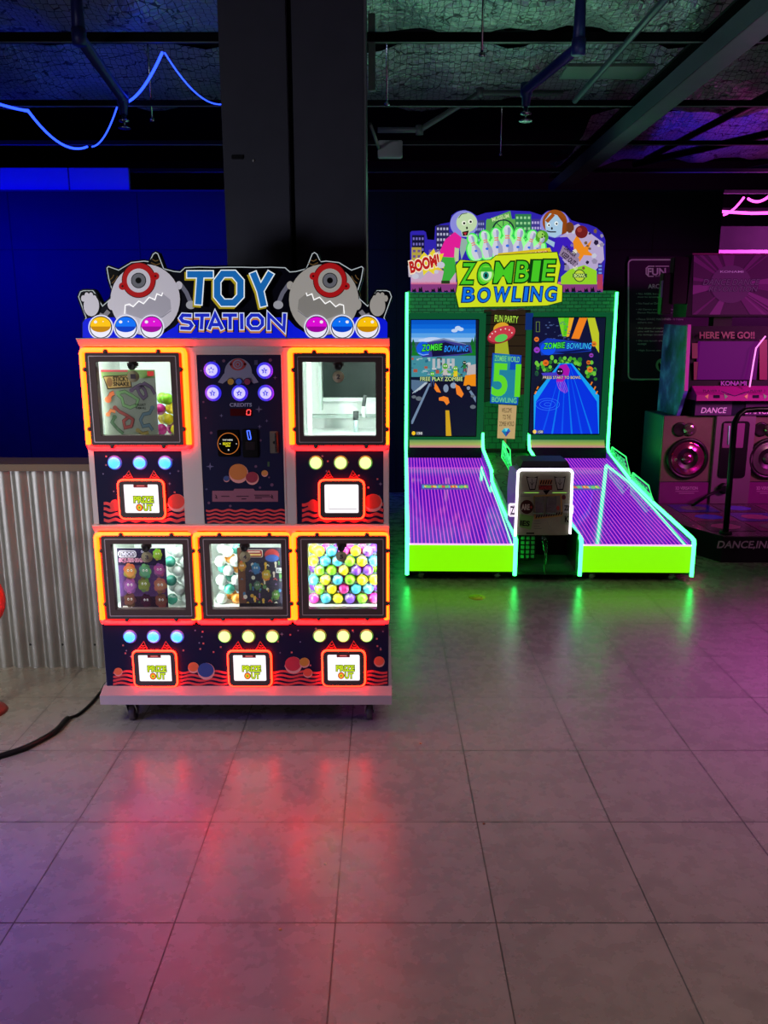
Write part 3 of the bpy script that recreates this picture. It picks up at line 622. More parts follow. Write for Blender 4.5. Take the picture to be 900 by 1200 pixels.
def monster(mir):
    g = (lambda x, y: q1(x, y)) if not mir else (lambda x, y: (SUM-q1(x, y)[0]-.8, q1(x, y)[1]))
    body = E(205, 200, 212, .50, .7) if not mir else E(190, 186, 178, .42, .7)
    k = 1/4.5; DK = P(10, 10, 14, .4)
    def el(x, y, rx, ry, m, l, n=26, cl=None): u, v = g(x, y); a.ell(u, v, rx*k, ry*k, m, l, n, clampb=cl)
    def po(p, m, l): a.poly([g(*q) for q in p], m, l)
    def stq(p, w, m, l): a.stroke([g(*q) for q in p], w*k, m, l)
    stq([(590, 235), (625, 285), (648, 340)], 22, E(120, 120, 140, .5), 3); el(648, 348, 26, 22, E(190, 190, 200, .5), 4)
    po([(215, 155), (275, 175), (225, 250)], DK, 4); po([(423, 122), (460, 80), (504, 165)], DK, 4)
    for q in ([(222, 215), (235, 205), (242, 190)], [(232, 235), (250, 218), (262, 195)]): stq(q, 4, E(120, 90, 50, .6), 5)
    for q in ([(445, 108), (462, 118), (478, 112)], [(438, 125), (465, 138), (490, 128)]): stq(q, 4, E(120, 90, 50, .6), 5)
    el(408, 320, 187, 190, DK, 5, 40, 396); el(408, 320, 183, 186, body, 6, 40, 396)
    el(232, 345, 22, 30, body, 7); el(585, 245, 18, 22, body, 5)
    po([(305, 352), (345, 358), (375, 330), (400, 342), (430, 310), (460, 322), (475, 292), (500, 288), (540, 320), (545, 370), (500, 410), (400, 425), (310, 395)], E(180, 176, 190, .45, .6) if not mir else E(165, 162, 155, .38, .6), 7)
    stq([(300, 395), (304, 350), (325, 344), (345, 358), (375, 328), (400, 342), (430, 308), (460, 322), (470, 290), (495, 300), (500, 284)], 5, E(255, 255, 255, 1), 8)
    stq([(440, 425), (500, 412), (545, 378)], 3, E(130, 130, 150, .6), 8)
    RD = E(165, 20, 24, .8); el(375, 218, 90, 94, E(70, 8, 10, .6), 8, 36); el(375, 218, 86, 90, RD, 9, 36)
    for x, y in ((290, 250), (463, 197)): el(x, y, 20, 20, RD, 9, 16); el(x, y, 6, 6, E(60, 10, 10, .5), 10, 8)
    el(375, 220, 62, 63, body, 10, 30); el(375, 220, 40, 41, DK, 11, 26); el(375, 220, 36, 37, E(120, 120, 130, .5), 12, 26); el(375, 220, 16, 16, DK, 13, 16)
    # raised hand
    el(125, 350, 48, 64, DK, 4)
    for x, y in ((82, 312), (100, 297), (122, 297), (140, 312)): el(x, y, 18, 24, DK, 5, 14); el(x, y+2, 12, 17, body, 6, 14)
    el(125, 352, 41, 56, body, 7)
    stq([(165, 400), (190, 410), (215, 380)], 24, E(160, 156, 168, .45), 4)
    for x, cc, dd in ((178, (245, 190, 10), (190, 130, 0)), (310, (10, 110, 240), (0, 60, 190)), (445, (215, 10, 205), (150, 0, 150))):
        el(x, 466, 66, 66, E(225, 225, 245, .9), 14, 30, 396); el(x, 466, 59, 59, E(15, 15, 40, 1), 15, 30, 396); el(x, 466, 54, 54, E(235, 235, 250, .95), 16, 30, 396)
        po([(x+54*math.cos(t), 458+(46*math.sin(t) if math.sin(t) < 0 else 34*math.sin(t))) for t in [i*2*PI/30 for i in range(30)]], E(*cc), 17)
        po([(x+52*math.cos(t), 462+30*math.sin(t)) for t in [i*PI/12 for i in range(13)]]+[(x-40, 474), (x+35, 480)][::-1][:0], E(*dd), 18)
        el(x-26, 438, 9, 8, E(255, 255, 255, .8), 19, 10); el(x+14, 436, 3, 3, E(255, 255, 255, .8), 19, 8)
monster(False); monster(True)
a.build('marquee_artwork', mq)
TOYL = [[(221, 322), (251, 322)], [(236.5, 322), (234, 357)]], [[(262.5, 321.5), (275.5, 321.5), (283, 330), (283, 347), (275.5, 355), (262.5, 355), (256, 347), (256, 330)]], [[(297.5, 320), (306, 341), (310, 359)], [(318.5, 320), (306, 341)]]
def letter(name, lines, w, cols, closed, dz=.008):
    b = MB(mf, lift=.001)
    for grow, (du, dv), m, l in cols:
        for ln in lines:
            pts = [(u+du, v+dv) for u, v in ln]
            if not closed and grow > 0:
                e0 = (Vector(pts[0])-Vector(pts[1])).normalized()*grow*.5; e1 = (Vector(pts[-1])-Vector(pts[-2])).normalized()*grow*.5
                pts = [tuple(Vector(pts[0])+e0)]+pts[1:-1]+[tuple(Vector(pts[-1])+e1)]
            b.stroke(pts, w+grow, m, l, closed)
    return b.build('letter_'+name, mq)
YEL = E(170, 150, 30, .8); WHI = E(225, 235, 240, .95); TB = E(20, 95, 165, 1)
ccols = [(6, (0, 1), P(8, 8, 16, .4), 20), (2.4, (-2, 2.2), YEL, 21), (2.4, (0, 0), WHI, 22), (0, (0, 0), TB, 23)]
letter('t', TOYL[0], 7.5, ccols, False); letter('o', TOYL[1], 7.5, ccols, True); letter('y', TOYL[2], 7.5, ccols, False)
ST_ = {'s': [[(226, 370), (216, 369.5), (213.5, 373), (216, 376.5), (224, 378), (226.5, 381.5), (224, 385), (213, 384.5)]],
 't': [[(230, 369.5), (247, 369.5)], [(238.5, 369.5), (237.5, 386)]], 'a': [[(246.5, 386), (253.5, 368), (262, 386)], [(250, 380.5), (259, 380.5)]],
 't2': [[(262.5, 369.5), (279, 369.5)], [(271, 369.5), (271, 386)]], 'i': [[(284.3, 367.5), (284.6, 386)]],
 'o': [[(296, 369.5), (304, 369.5), (308.5, 374), (308.5, 380.5), (304, 385), (296, 385), (292, 380.5), (292, 374)]], 'n': [[(316, 387), (316, 369), (333.5, 386.5), (334.5, 367.5)]]}
scols = [(5, (0, .8), P(10, 8, 30, .4), 20), (2.4, (0, 2.2), E(200, 130, 60, .8), 21), (2.2, (0, 0), E(200, 210, 240, .95), 22), (0, (0, 0), E(25, 40, 190, .9), 23)]
for k, v in ST_.items(): letter(k[0], v, 4.0, scols, k == 'o')

# things shown inside the windows -----------------------------------------
def card(name, label, num, fx0, fx1, fz1, art):
    x0, x1, z0, z1 = WBOX[num]; X0, X1, Z1 = x0+(x1-x0)*fx0, x0+(x1-x0)*fx1, z0+(z1-z0)*fz1; Z0 = z0-.011
    r = thing(name, label, 'display card', (TL[0]+(X0+X1)/2, TL[1]+.024, Z0)); w, h = X1-X0, Z1-Z0
    MB().box(-w/2, w/2, 0, .003, 0, h, P(70, 66, 60, .4)).build('board', r)
    a = MB(lambda p, q: (-w/2+w*p, -.0004, h*(1-q)), lift=.0004); art(a); a.build('printed_face', r); return r
def art_snake(a):
    a.rect(0, 0, 1, 1, P(116, 122, 110, .4), 1); a.rect(0, 0, 1, .12, P(96, 122, 66, .4), 2); a.rect(.86, .02, .98, .09, P(190, 40, 40, .4), 3); a.rect(0, .0, .5, .03, P(160, 50, 60, .4), 3)
    a.poly([(.03, .09), (.54, .07), (.56, .26), (.1, .29)], P(52, 36, 24, .4), 3); a.poly([(.05, .105), (.52, .085), (.54, .245), (.12, .27)], P(160, 128, 70, .4), 4)
    a.text('STICKY', .22, .10, .51, .165, P(40, 30, 10, .4), 5, .04); a.text('SNAKE', .22, .18, .51, .235, P(40, 30, 10, .4), 5, .04); a.ell(.15, .18, .055, .07, P(120, 80, 40, .4), 5)
    def sn(pts, c, w=.055):
        o = []
        for i in range(len(pts)-1):
            for t in (0, .33, .66): o.append((pts[i][0]+(pts[i+1][0]-pts[i][0])*t, pts[i][1]+(pts[i+1][1]-pts[i][1])*t))
        o.append(pts[-1]); a.stroke(pts, w, P(*[int(x*.5) for x in c], .4), 5); a.stroke(pts, w*.75, P(*c, .4), 6); a.ell(pts[0][0], pts[0][1], w*.8, w*.6, P(*c, .4), 7)
    sn([(.55, .30), (.62, .26), (.72, .22), (.80, .30), (.82, .38), (.76, .42), (.70, .36), (.66, .28), (.80, .20), (.92, .26), (.98, .36)], (84, 62, 92))
    sn([(.30, .34), (.42, .32), (.55, .38), (.66, .44), (.62, .52), (.50, .56), (.38, .52), (.36, .42), (.28, .36)], (100, 140, 88))
    sn([(.10, .44), (.16, .36), (.22, .34)], (200, 96, 50), .08); sn([(.08, .66), (.14, .60), (.22, .62)], (200, 110, 60))
    sn([(.22, .56), (.30, .62), (.44, .68), (.54, .74), (.50, .84), (.38, .86), (.36, .76), (.46, .70)], (130, 44, 36))
    sn([(.92, .56), (.86, .64), (.74, .66), (.68, .74), (.72, .84), (.84, .82), (.9, .9)], (70, 96, 110)); sn([(.62, .9), (.7, .95), (.82, .93)], (130, 110, 50)); sn([(.2, .7), (.14, .78), (.24, .88), (.34, .95)], (60, 90, 60))
    for i, t in enumerate(('COLLECT', 'THEM ALL')): a.text(t, .60, .50+i*.05, .80, .53+i*.05, P(24, 22, 20, .4), 8, .03)
def blob(a, x, y, r, c, seed, lay=4):
    rd = random.Random(seed)
    for k in range(7):
        t = k*2*PI/7; a.ell(x+r*.6*math.cos(t), y+r*.6*math.sin(t), r*.42, r*.42, P(*[min(255, int(q*rd.uniform(.7, 1.1))) for q in c], .4), lay, 10)
    a.ell(x, y, r*.72, r*.62, P(*c, .4), lay+1, 16)
    for s_ in (-1, 1): a.ell(x+s_*r*.25, y-r*.12, r*.16, r*.16, P(235, 235, 225, .4), lay+2, 10); a.ell(x+s_*r*.25, y-r*.1, r*.08, r*.08, P(15, 15, 20, .4), lay+3, 8)
def art_neon(a):
    a.rect(0, 0, 1, 1, P(70, 34, 92, .4), 1); a.rect(0, .80, 1, 1, P(46, 26, 40, .4), 2); a.rect(0, 0, 1, .28, P(34, 24, 56, .4), 2)
    a.poly(rr(.02, .035, .40, .15, .05), P(220, 210, 225, .4), 3); a.poly(rr(.04, .05, .38, .135, .04), P(40, 34, 60, .4), 4); a.text('neon', .07, .06, .36, .125, P(225, 215, 235, .4), 5, .02)
    a.text('SQUISHIMALS', .03, .165, .66, .235, P(230, 170, 200, .4), 3, .07); a.text('SQUISHIMALS', .03, .165, .66, .235, P(140, 30, 70, .4), 4, .0)
    a.text('Collect', .50, .035, .64, .065, P(220, 210, 220, .4), 3)
    for i, (x, y, r, c) in enumerate(((.84, .10, .10, (150, 180, 50)), (.24, .38, .14, (200, 130, 60)), (.56, .38, .13, (90, 150, 110)), (.86, .36, .12, (170, 70, 140)), (.22, .62, .14, (150, 80, 150)), (.52, .60, .13, (120, 130, 50)), (.86, .62, .14, (170, 110, 80)), (.20, .86, .13, (110, 60, 40)), (.54, .87, .12, (70, 30, 50)), (.86, .87, .13, (120, 70, 50)))): blob(a, x, y, r, c, i)
    a.rect(.04, .96, .24, .99, P(190, 180, 170, .4), 3)
def art_comic(a):
    a.rect(0, 0, 1, 1, P(52, 48, 62, .4), 1); a.rect(0, .0, .16, 1, P(92, 56, 40, .4), 2)
    rd = random.Random(3); cs = ((190, 150, 50), (60, 110, 150), (80, 130, 70), (170, 60, 60), (200, 190, 170), (110, 80, 130))
    a.poly(rr(.17, .03, .56, .16, .03), P(200, 190, 180, .4), 3); a.poly(rr(.185, .04, .545, .15, .03), P(150, 40, 45, .4), 4); a.rect(.24, .06, .5, .075, P(230, 220, 200, .4), 5); a.rect(.22, .10, .52, .13, P(230, 200, 120, .4), 5)
    a.ell(.76, .12, .16, .10, P(150, 50, 50, .4), 4); a.ell(.76, .17, .15, .06, P(60, 90, 160, .4), 5)
    for i in range(46):
        x, y = rd.uniform(.05, .95), rd.uniform(.22, .95); c = P(*cs[rd.randrange(6)], .4); r = rd.uniform(.02, .055)
        k = rd.randrange(3)
        if k == 0: a.ell(x, y, r, r*.8, c, 3+i % 5, 14)
        elif k == 1: a.ell(x, y, r*.6, r*.6, c, 3+i % 5, 12); a.rect(x-r*.4, y+r*.4, x+r*.4, y+r*1.6, c, 3+i % 5)
        else: a.stroke([(x-r, y), (x, y-r*.6), (x+r, y+r*.3)], .018, c, 3+i % 5)
    blob(a, .62, .45, .10, (180, 150, 50), 9, 9); blob(a, .40, .34, .10, (60, 110, 150), 11, 9); blob(a, .1, .30, .09, (190, 130, 50), 12, 9); blob(a, .82, .78, .09, (90, 130, 60), 13, 9); blob(a, .42, .62, .08, (80, 120, 80), 14, 9)
    a.rect(.84, .33, .99, .41, P(210, 210, 210, .4), 9); a.text('SKILLZ', .85, .345, .98, .395, P(20, 20, 30, .4), 10, .03); a.rect(.02, .92, .98, .98, P(30, 26, 36, .4), 9)
card('display_card', 'tall green and brown STICKY SNAKE display card standing in the top left window', '1', .0, .735, .885, art_snake)
card('display_card', 'purple display card headed neon, standing in the bottom left window', '3', .02, .70, .885, art_neon)
card('display_card', 'busy dark display card crowded with cartoon stickers in the bottom middle window', '4', .35, 1.0, .89, art_comic)
def halfsphere_mesh(name, r, mA, mB_):
    b = MB(); seg = 18; rings = 12; vs = []
    for i in range(rings+1):
        t = PI*i/rings
        rad = r*math.sin(t)+(.0006 if i == rings//2 else 0)
        for j in range(seg): p_ = 2*PI*j/seg; vs.append((rad*math.cos(p_), rad*math.sin(p_), r*math.cos(t)))
    top = []; bot = []
    for i in range(rings):
        for j in range(seg):
            f = (i*seg+j, (i+1)*seg+j, (i+1)*seg+(j+1) % seg, i*seg+(j+1) % seg); (top if i < rings//2 else bot).append(f)
    b.v = [Vector(v) for v in vs]
    for fs, m in ((top, mA), (bot, mB_)):
        i_ = b.mi(m)
        for f in fs: b.smooth.add(len(b.f)); b.f.append(f); b.m.append(i_)
    o = b.build(name); me = o.data; bpy.data.objects.remove(o); return me
CAPC = {'yellow': (225, 205, 30), 'lime green': (130, 205, 30), 'hot pink': (215, 40, 140), 'purple': (120, 60, 190), 'sky blue': (70, 175, 205), 'clear white': (190, 200, 195), 'orange': (225, 140, 50), 'teal': (60, 150, 130)}
def capmat(rgb, a): return P(rgb[0], rgb[1], rgb[2], .22, 0, .12, .4)
def clearhalf(rgb):
    """clear shell with the toy's colours showing through"""
    k = ('C', rgb)
    if k in MATS: return MATS[k]
    m, N, L, p = newmat('clear_capsule'); p.inputs['Roughness'].default_value = .15; p.inputs['Coat Weight'].default_value = .5
    mt_ = tuple(min(1, lin(q)*.7+.22) for q in rgb)
    tc = N.new('ShaderNodeTexCoord'); v = N.new('ShaderNodeTexNoise'); v.inputs['Scale'].default_value = 55; v.inputs['Detail'].default_value = 3; v.inputs['Distortion'].default_value = 2; L.new(tc.outputs['Object'], v.inputs[0])
    r = N.new('ShaderNodeValToRGB'); r.color_ramp.elements[0].position = .36; r.color_ramp.elements[1].position = .56
    r.color_ramp.elements[0].color = (lin(rgb[0])*.7, lin(rgb[1])*.7, lin(rgb[2])*.7, 1); r.color_ramp.elements[1].color = mt_+(1,); L.new(v.outputs['Fac'], r.inputs[0]); L.new(r.outputs[0], p.inputs['Base Color'])
    MATS[k] = m; return m
CR = .0225
CM = {}
for k, c_ in CAPC.items(): CM[k] = halfsphere_mesh('toy_capsule', CR, clearhalf(c_), capmat(c_, 1))
def fill(num, fx0, fx1, fz, layers, palette, weights, place, seed, shift=0):
    x0, x1, z0, z1 = WBOX[num]; X0, X1 = x0+(x1-x0)*fx0, x0+(x1-x0)*fx1; rd = random.Random(seed); zf = z0-.012+.0005; d = CR*2+.0006
    cols = int((X1-X0)/d); pitch = (X1-X0)/max(cols, 1) if cols > 1 else d
    for ly in range(layers):
        row = 0; z = zf+CR
        y = .052+CR+ly*d*1.0
        while z+CR < z0+(z1-z0)*fz:
            odd = (row+ly) % 2; n = cols-(1 if odd else 0)
            for i in range(n):
                x = X0+pitch*(i+.5+(.5 if odd else 0)); col = rd.choices(palette, weights)[0]
                o = bpy.data.objects.new('toy_capsule', CM[col]); COL.objects.link(o)
                o.location = (TL[0]+x, TL[1]+y+(.0 if not odd else .004), z); o.rotation_euler = (rd.uniform(-2.8, -.1), rd.uniform(-.7, .7), 0)
                ht = 'lower' if (z-zf)/((z1-z0)*fz) < .34 else ('middle' if (z-zf)/((z1-z0)*fz) < .68 else 'upper')
                tag(o, '%s toy capsule in the %s part of the pile, %s' % (col, ht, place), 'toy capsule', '%s capsules, %s part, %s' % (col, ht, place))
            z += d*.87; row += 1
fill('5', -.045, 1.045, 1.0, 2, ['yellow', 'lime green', 'hot pink', 'purple', 'sky blue'], [4, 4, 3, 3, 3], 'bottom right window', 5)
fill('3', .60, 1.045, .98, 2, ['clear white', 'teal', 'hot pink'], [9, 2, 1], 'bottom left window', 6)
fill('4', -.045, .40, .98, 2, ['clear white', 'orange', 'teal'], [6, 3, 1], 'bottom middle window', 8)
fill('1', .62, 1.045, .66, 2, ['lime green', 'hot pink', 'yellow', 'purple'], [4, 3, 3, 1], 'top left window', 9)

# ================================================================== BOWLING MACHINE
ZL = (.15, 5.08, 0); ZR = math.radians(-1.3)
bow = thing('bowling_arcade_machine', 'two-lane ZOMBIE BOWLING arcade machine with purple lanes and green neon edges', 'arcade machine', ZL, ZR)
YB = 2.33
def zf(u, v, y=YB): return Vector(hit(ZL, ZR, u, v, 'y', y))
W = 1.84; zTop = 1.95
b = MB(); b.box(0, W, YB, YB+.5, .05, zTop, P(18, 40, 26, .5), .004); bc = b.build('back_cabinet', bow)
def brick_mat(name, c1, c2, mo, sc=1, em=0):
    m, N, L, p = newmat(name); tc = N.new('ShaderNodeTexCoord'); mp = N.new('ShaderNodeMapping'); mp.inputs['Rotation'].default_value = (PI/2, 0, 0)
    L.new(tc.outputs['Object'], mp.inputs[0]); br = N.new('ShaderNodeTexBrick'); br.inputs['Scale'].default_value = sc
    br.inputs['Brick Width'].default_value = .07; br.inputs['Row Height'].default_value = .03; br.inputs['Mortar Size'].default_value = .003
    br.inputs['Color1'].default_value = c1; br.inputs['Color2'].default_value = c2; br.inputs['Mortar'].default_value = mo
    L.new(mp.outputs[0], br.inputs['Vector']); L.new(br.outputs['Color'], p.inputs['Base Color']); p.inputs['Roughness'].default_value = .5
    if em: L.new(br.outputs['Color'], p.inputs['Emission Color']); p.inputs['Emission Strength'].default_value = em
    return m
BRICK = brick_mat('green_brick_print', (.015, .22, .055, 1), (.01, .15, .045, 1), (.003, .05, .012, 1), 1, .50)  # emission on the bricks stands in for light on the print
b = MB(); b.box(.01, W-.01, YB-.012, YB, tz1 := zf(600, 371).z, zTop, BRICK); b.build('brick_fascia', bow)
# artwork ground for the whole back
GRN = E(12, 90, 38, .7); DGR = E(6, 48, 22, .6)  # printed greens given emission so they read as brightly lit
scr = {}
def screen(u0, v0, u1, v1, cu0, cv0, cu1, cv1, side, drawer, scale, org):
    yq = YB-.03
    f = lambda x, y: Vector(hit(ZL, ZR, org[0]+x/scale, org[1]+y/scale, 'y', yq))
    c0, c1 = zf(cu0, cv0), zf(cu1, cv1)
    b = MB(); b.box(c0.x, c1.x, YB-.018, YB, c1.z, c0.z, E(14, 92, 52, .75), .004)  # casing emits green in place of light falling on it
    b.box(f((cu0-org[0])*scale, 0).x, f((cu0-org[0]+9)*scale, 0).x, YB-.02, YB-.012, c0.z-.15, c0.z-.005, E(14, 50, 120, .8)) if side == 'r' else None
    s0, s1 = Vector(hit(ZL, ZR, u0, v0, 'y', yq)), Vector(hit(ZL, ZR, u1, v1, 'y', yq))
    b.box(s0.x-.008, s1.x+.008, YB-.029, YB-.016, s1.z-.012, s0.z+.008, P(10, 10, 12, .4), .003)
    o = b.build('monitor', bow); MB().box(s0.x, s1.x, YB-.030, YB-.024, s1.z, s0.z, E(20, 30, 60, .6)).build('screen', o)
    a = MB(f, lift=.0008); drawer(a, (u0-org[0])*scale, (v0-org[1])*scale, (u1-org[0])*scale, (v1-org[1])*scale); a.build('screen_picture', o)
def draw1(a, x0, y0, x1, y1):
    cols = [(5, 90, 205), (10, 105, 220), (40, 130, 230), (90, 165, 235), (150, 195, 240)]
    for i, c in enumerate(cols): a.rect(x0, y0+(275-y0)*i/5, x1, y0+(275-y0)*(i+1)/5, E(*c, .9), 1)
    a.rect(x0, 275, x1, 395, E(60, 90, 120, .8), 1)
    for x, y, rx, ry in ((405, 195, 22, 12), (430, 178, 22, 16), (450, 185, 20, 13), (250, 255, 60, 14), (330, 262, 80, 12), (200, 262, 50, 10)): a.ell(x, y, rx, ry, E(195, 215, 245, .9), 2)
    a.poly([(180, 290), (260, 262), (330, 248), (410, 268), (500, 292)], E(120, 140, 175, .9), 3)
    for x, h, w in ((115, 120, 34), (150, 90, 26), (185, 70, 22), (425, 80, 22), (455, 60, 20), (490, 85, 24), (530, 125, 34), (552, 150, 26)):
        for k in range(3): a.poly([(max(x0, x-w*(.5+k*.22)), 370-h+h*(.4+k*.3)), (min(x1, x+w*(.5+k*.22)), 370-h+h*(.4+k*.3)), (min(x1, x), 370-h+h*k*.26)], E(20, 105+k*12, 40, .8), 4)
    a.rect(x0, 372, x1, 520, E(70, 150, 165, .8), 4)
    rd = random.Random(2)
    for i in range(46):
        x, y = rd.uniform(x0, x1-30), rd.uniform(380, 505); c = rd.choice(((170, 200, 210), (40, 110, 140), (120, 180, 190), (180, 90, 70), (60, 80, 90), (210, 215, 215))); a.rect(x, y, min(x1, x+rd.uniform(10, 38)), y+rd.uniform(6, 26), E(*c, .8), 5+i % 3)
    for i in range(5): a.rect(250+i*34, 392, 270+i*34, 460, E(190, 195, 200, .8), 9)
    a.rect(x0, 545, x1, y1, E(18, 22, 48, .9), 8); a.poly([(250, 545), (400, 545), (x1, 600), (x1, y1), (x0, y1), (x0, 640)], E(16, 18, 42, .9), 9)
    a.poly([(225, 565), (240, 565), (112, 850), (x0, 850), (x0, 830)], E(120, 145, 175, .8), 10); a.poly([(470, 560), (482, 560), (x1, 660), (x1, 700)], E(120, 145, 175, .8), 10)
    a.poly([(342, 755), (368, 755), (384, y1), (345, y1)], E(210, 165, 30, .9), 10)
    a.poly([(x0, 540), (220, 548), (190, 585), (125, 635), (x0, 600)], E(90, 120, 150, .8), 10)
    for q in range(4): a.stroke([(110+q*16, 635-q*8), (200+q*5, 560)], 5, E(190, 205, 215, .8), 11)
    for x, y, r in ((155, 672, 22), (120, 660, 16), (540, 730, 20), (533, 655, 14)): a.ell(min(x, x1-r), y, r, r*.7, E(105, 115, 125, .8), 11)
    a.poly([(480, 510), (x1, 498), (x1, 585), (468, 580)], E(235, 140, 20, .95), 11); a.poly([(500, 440), (x1, 430), (x1, 500), (490, 505)], E(200, 190, 190, .8), 11); a.ell(503, 598, 22, 24, E(20, 20, 30, .9), 12); a.ell(503, 598, 12, 13, E(140, 150, 170, .9), 13)
    # running zombies
    def z(x, y, s, shirt, skin):
        a.ell(x, y, 16*s, 17*s, E(*skin, .9), 14); a.rect(x-13*s, y+14*s, x+13*s, y+52*s, E(*shirt, .9), 13); a.stroke([(x-10*s, y+24*s), (x-30*s, y+44*s)], 8*s, E(*skin, .9), 13); a.stroke([(x+10*s, y+24*s), (x+30*s, y+40*s)], 8*s, E(*skin, .9), 13)
        a.stroke([(x-6*s, y+50*s), (x-12*s, y+88*s)], 9*s, E(60, 70, 110, .9), 12); a.stroke([(x+6*s, y+50*s), (x+14*s, y+84*s)], 9*s, E(60, 70, 110, .9), 12)
        for e in (-1, 1): a.ell(x+e*6*s, y-2, 4*s, 4*s, E(240, 240, 220, 1), 15, 8)
    z(340, 445, 1.2, (200, 190, 185), (90, 170, 60)); z(412, 462, 1.1, (230, 200, 40), (110, 180, 60)); z(250, 500, 1.0, (30, 60, 150), (90, 180, 60)); z(475, 420, .8, (40, 120, 60), (30, 50, 40))
    for p_ in ([(270, 560), (290, 590), (310, 630), (280, 625), (262, 600)], [(410, 570), (440, 585), (470, 640), (455, 665), (420, 640)], [(295, 665), (330, 655), (360, 665), (370, 700), (350, 718), (330, 690), (296, 685)]): a.poly(p_, E(240, 130, 40, .95), 16)
    a.ell(345, 600, 18, 28, E(130, 150, 175, .9), 15); a.ell(398, 580, 22, 20, E(140, 160, 185, .9), 15)
    for off, m, l in ((.08, E(30, 70, 30, .8), 17), (0, E(215, 235, 160, 1), 18)): a.text('FREE PLAY ZOMBIE', 165, 520, 462, 548, m, l, off)
    # logo
    a.poly([(135, 318), (180, 280), (330, 262), (520, 300), (530, 350), (420, 372), (180, 382)], E(60, 60, 150, .8), 17); a.poly([(240, 300), (340, 275), (500, 325), (520, 350), (250, 378)], E(20, 18, 60, .9), 18); a.ell(185, 322, 48, 50, E(20, 90, 220, .95), 19); a.stroke([(150, 352), (185, 366), (225, 360)], 5, E(140, 190, 250, .9), 20)
    for off, m, l in ((.08, E(5, 40, 15, 1), 20), (.01, E(70, 225, 60, 1), 21)): a.text('ZOMBIE', 178, 290, 318, 335, m, l, off, .15, -.06)
    for off, m, l in ((.08, E(10, 30, 90, 1), 20), (.01, E(40, 140, 240, 1), 21)): a.text('BOWLING', 335, 300, 500, 342, m, l, off, .15, -.02)
    a.ell(118, 915, 13, 14, E(240, 190, 30, 1), 12); a.rect(134, 903, 184, 928, E(60, 62, 70, .9), 12); a.text('150', 142, 907, 178, 924, E(215, 215, 215, 1), 13, .02)
def draw2(a, x0, y0, x1, y1):
    a.rect(x0, y0, x1, 400, E(14, 20, 56, .9), 1)
    for p_, c in (([(472, 98), (545, 98), (530, 220), (500, 220)], (120, 210, 40)), ([(510, 98), (545, 98), (525, 215), (508, 215)], (70, 190, 30)), ([(545, 98), (577, 98), (545, 220), (528, 225)], (235, 170, 40)), ([(612, 98), (665, 98), (612, 238), (560, 235)], (240, 130, 30)), ([(665, 98), (715, 98), (742, 200), (742, 330), (700, 260)], (190, 200, 40))): a.poly(p_, E(*c, .95), 2)
    rd = random.Random(5)
    for i in range(26): a.ell(rd.uniform(x0+80, x1-190), rd.uniform(120, 245), rd.uniform(4, 13), rd.uniform(2, 5), E(70, 90, 140, .8), 3)
    a.stroke([(328, 125), (350, 125), (350, 190), (328, 190)], 3, E(120, 150, 60, .8), 3, True)
    for i in range(60):
        x, y = rd.uniform(x0+12, x1-14), rd.uniform(350, 430); dd = abs(x-527)/200; y = y+dd*rd.uniform(0, 130); a.ell(x, y, 12, rd.uniform(8, 18), E(*rd.choice(((70, 170, 40), (40, 120, 40), (110, 200, 60), (30, 70, 60))), .9), 3+i % 3, 12)
    a.poly([(x0, 590), (x0, 570), (470, 400), (575, 400), (x1, 590), (x1, 610)], E(20, 20, 30, .9), 7)
    a.poly([(x0, y1), (x0, 610), (480, 398), (565, 398), (x1, 610), (x1, y1)], E(20, 160, 240, .95), 8)
    a.poly([(x0+4, y1), (x0+14, 650), (488, 402), (556, 402), (x1-14, 650), (x1-4, y1)], E(5, 50, 225, .95), 9)
    for i in range(6):
        t = (i+.5)/6; xa = 490+t*66; xb = x0+20+t*(x1-x0-40); a.poly([(xa, 420), (xa+2, 420), (xb+9, y1), (xb-3, y1)], E(10, 85+(i % 2)*30, 240, .95), 10)
    for r_ in (78, 52, 22):
        a.stroke([(402+r_*math.cos(t*PI/12), 668+r_*.5*math.sin(t*PI/12)) for t in range(24)], 2.5, E(50, 120, 245, 1), 11, True)
    # masked racer with hair
    a.poly([(360, 462), (480, 455), (520, 480), (470, 490), (370, 478)], E(70, 60, 200, .9), 12); a.poly([(480, 415), (525, 400), (548, 440), (540, 480), (500, 520), (460, 520), (465, 470)], E(170, 20, 170, .95), 12)
    a.ell(483, 452, 22, 24, E(20, 10, 40, 1), 13); a.ell(475, 450, 5, 3, E(230, 220, 240, 1), 14, 8); a.ell(492, 450, 5, 3, E(230, 220, 240, 1), 14, 8)
    for i in range(6): a.stroke([(462+i*10, 515), (474+i*11, 560), (490+i*9, 596-abs(i-3)*6)], 3, E(190, 90, 220, .9), 12)
    for off, m, l in ((.08, E(50, 30, 60, .9), 15), (0, E(230, 215, 190, 1), 16)): a.text('PRESS START TO BOWL', 372, 482, 620, 500, m, l, off)
    for x, y, r, c in ((390, 395, 20, (230, 110, 30)), (330, 240, 16, (230, 120, 40)), (332, 310, 20, (150, 60, 200)), (682, 438, 20, (230, 130, 40)), (708, 270, 18, (230, 130, 40)), (672, 392, 14, (220, 110, 30)), (690, 345, 14, (150, 60, 190))): a.ell(x, y, r, r, E(*c, .9), 10, 14); a.rect(x-8, y-2, x+8, y+4, E(90, 50, 20, .9), 11)
    a.poly([(345, 270), (400, 232), (560, 250), (690, 275), (690, 318), (560, 330), (360, 345)], E(20, 60, 180, .9), 14); a.ell(405, 300, 50, 44, E(10, 80, 235, .95), 15); a.poly([(440, 325), (640, 305), (690, 312), (520, 334)], E(5, 20, 80, 1), 15)
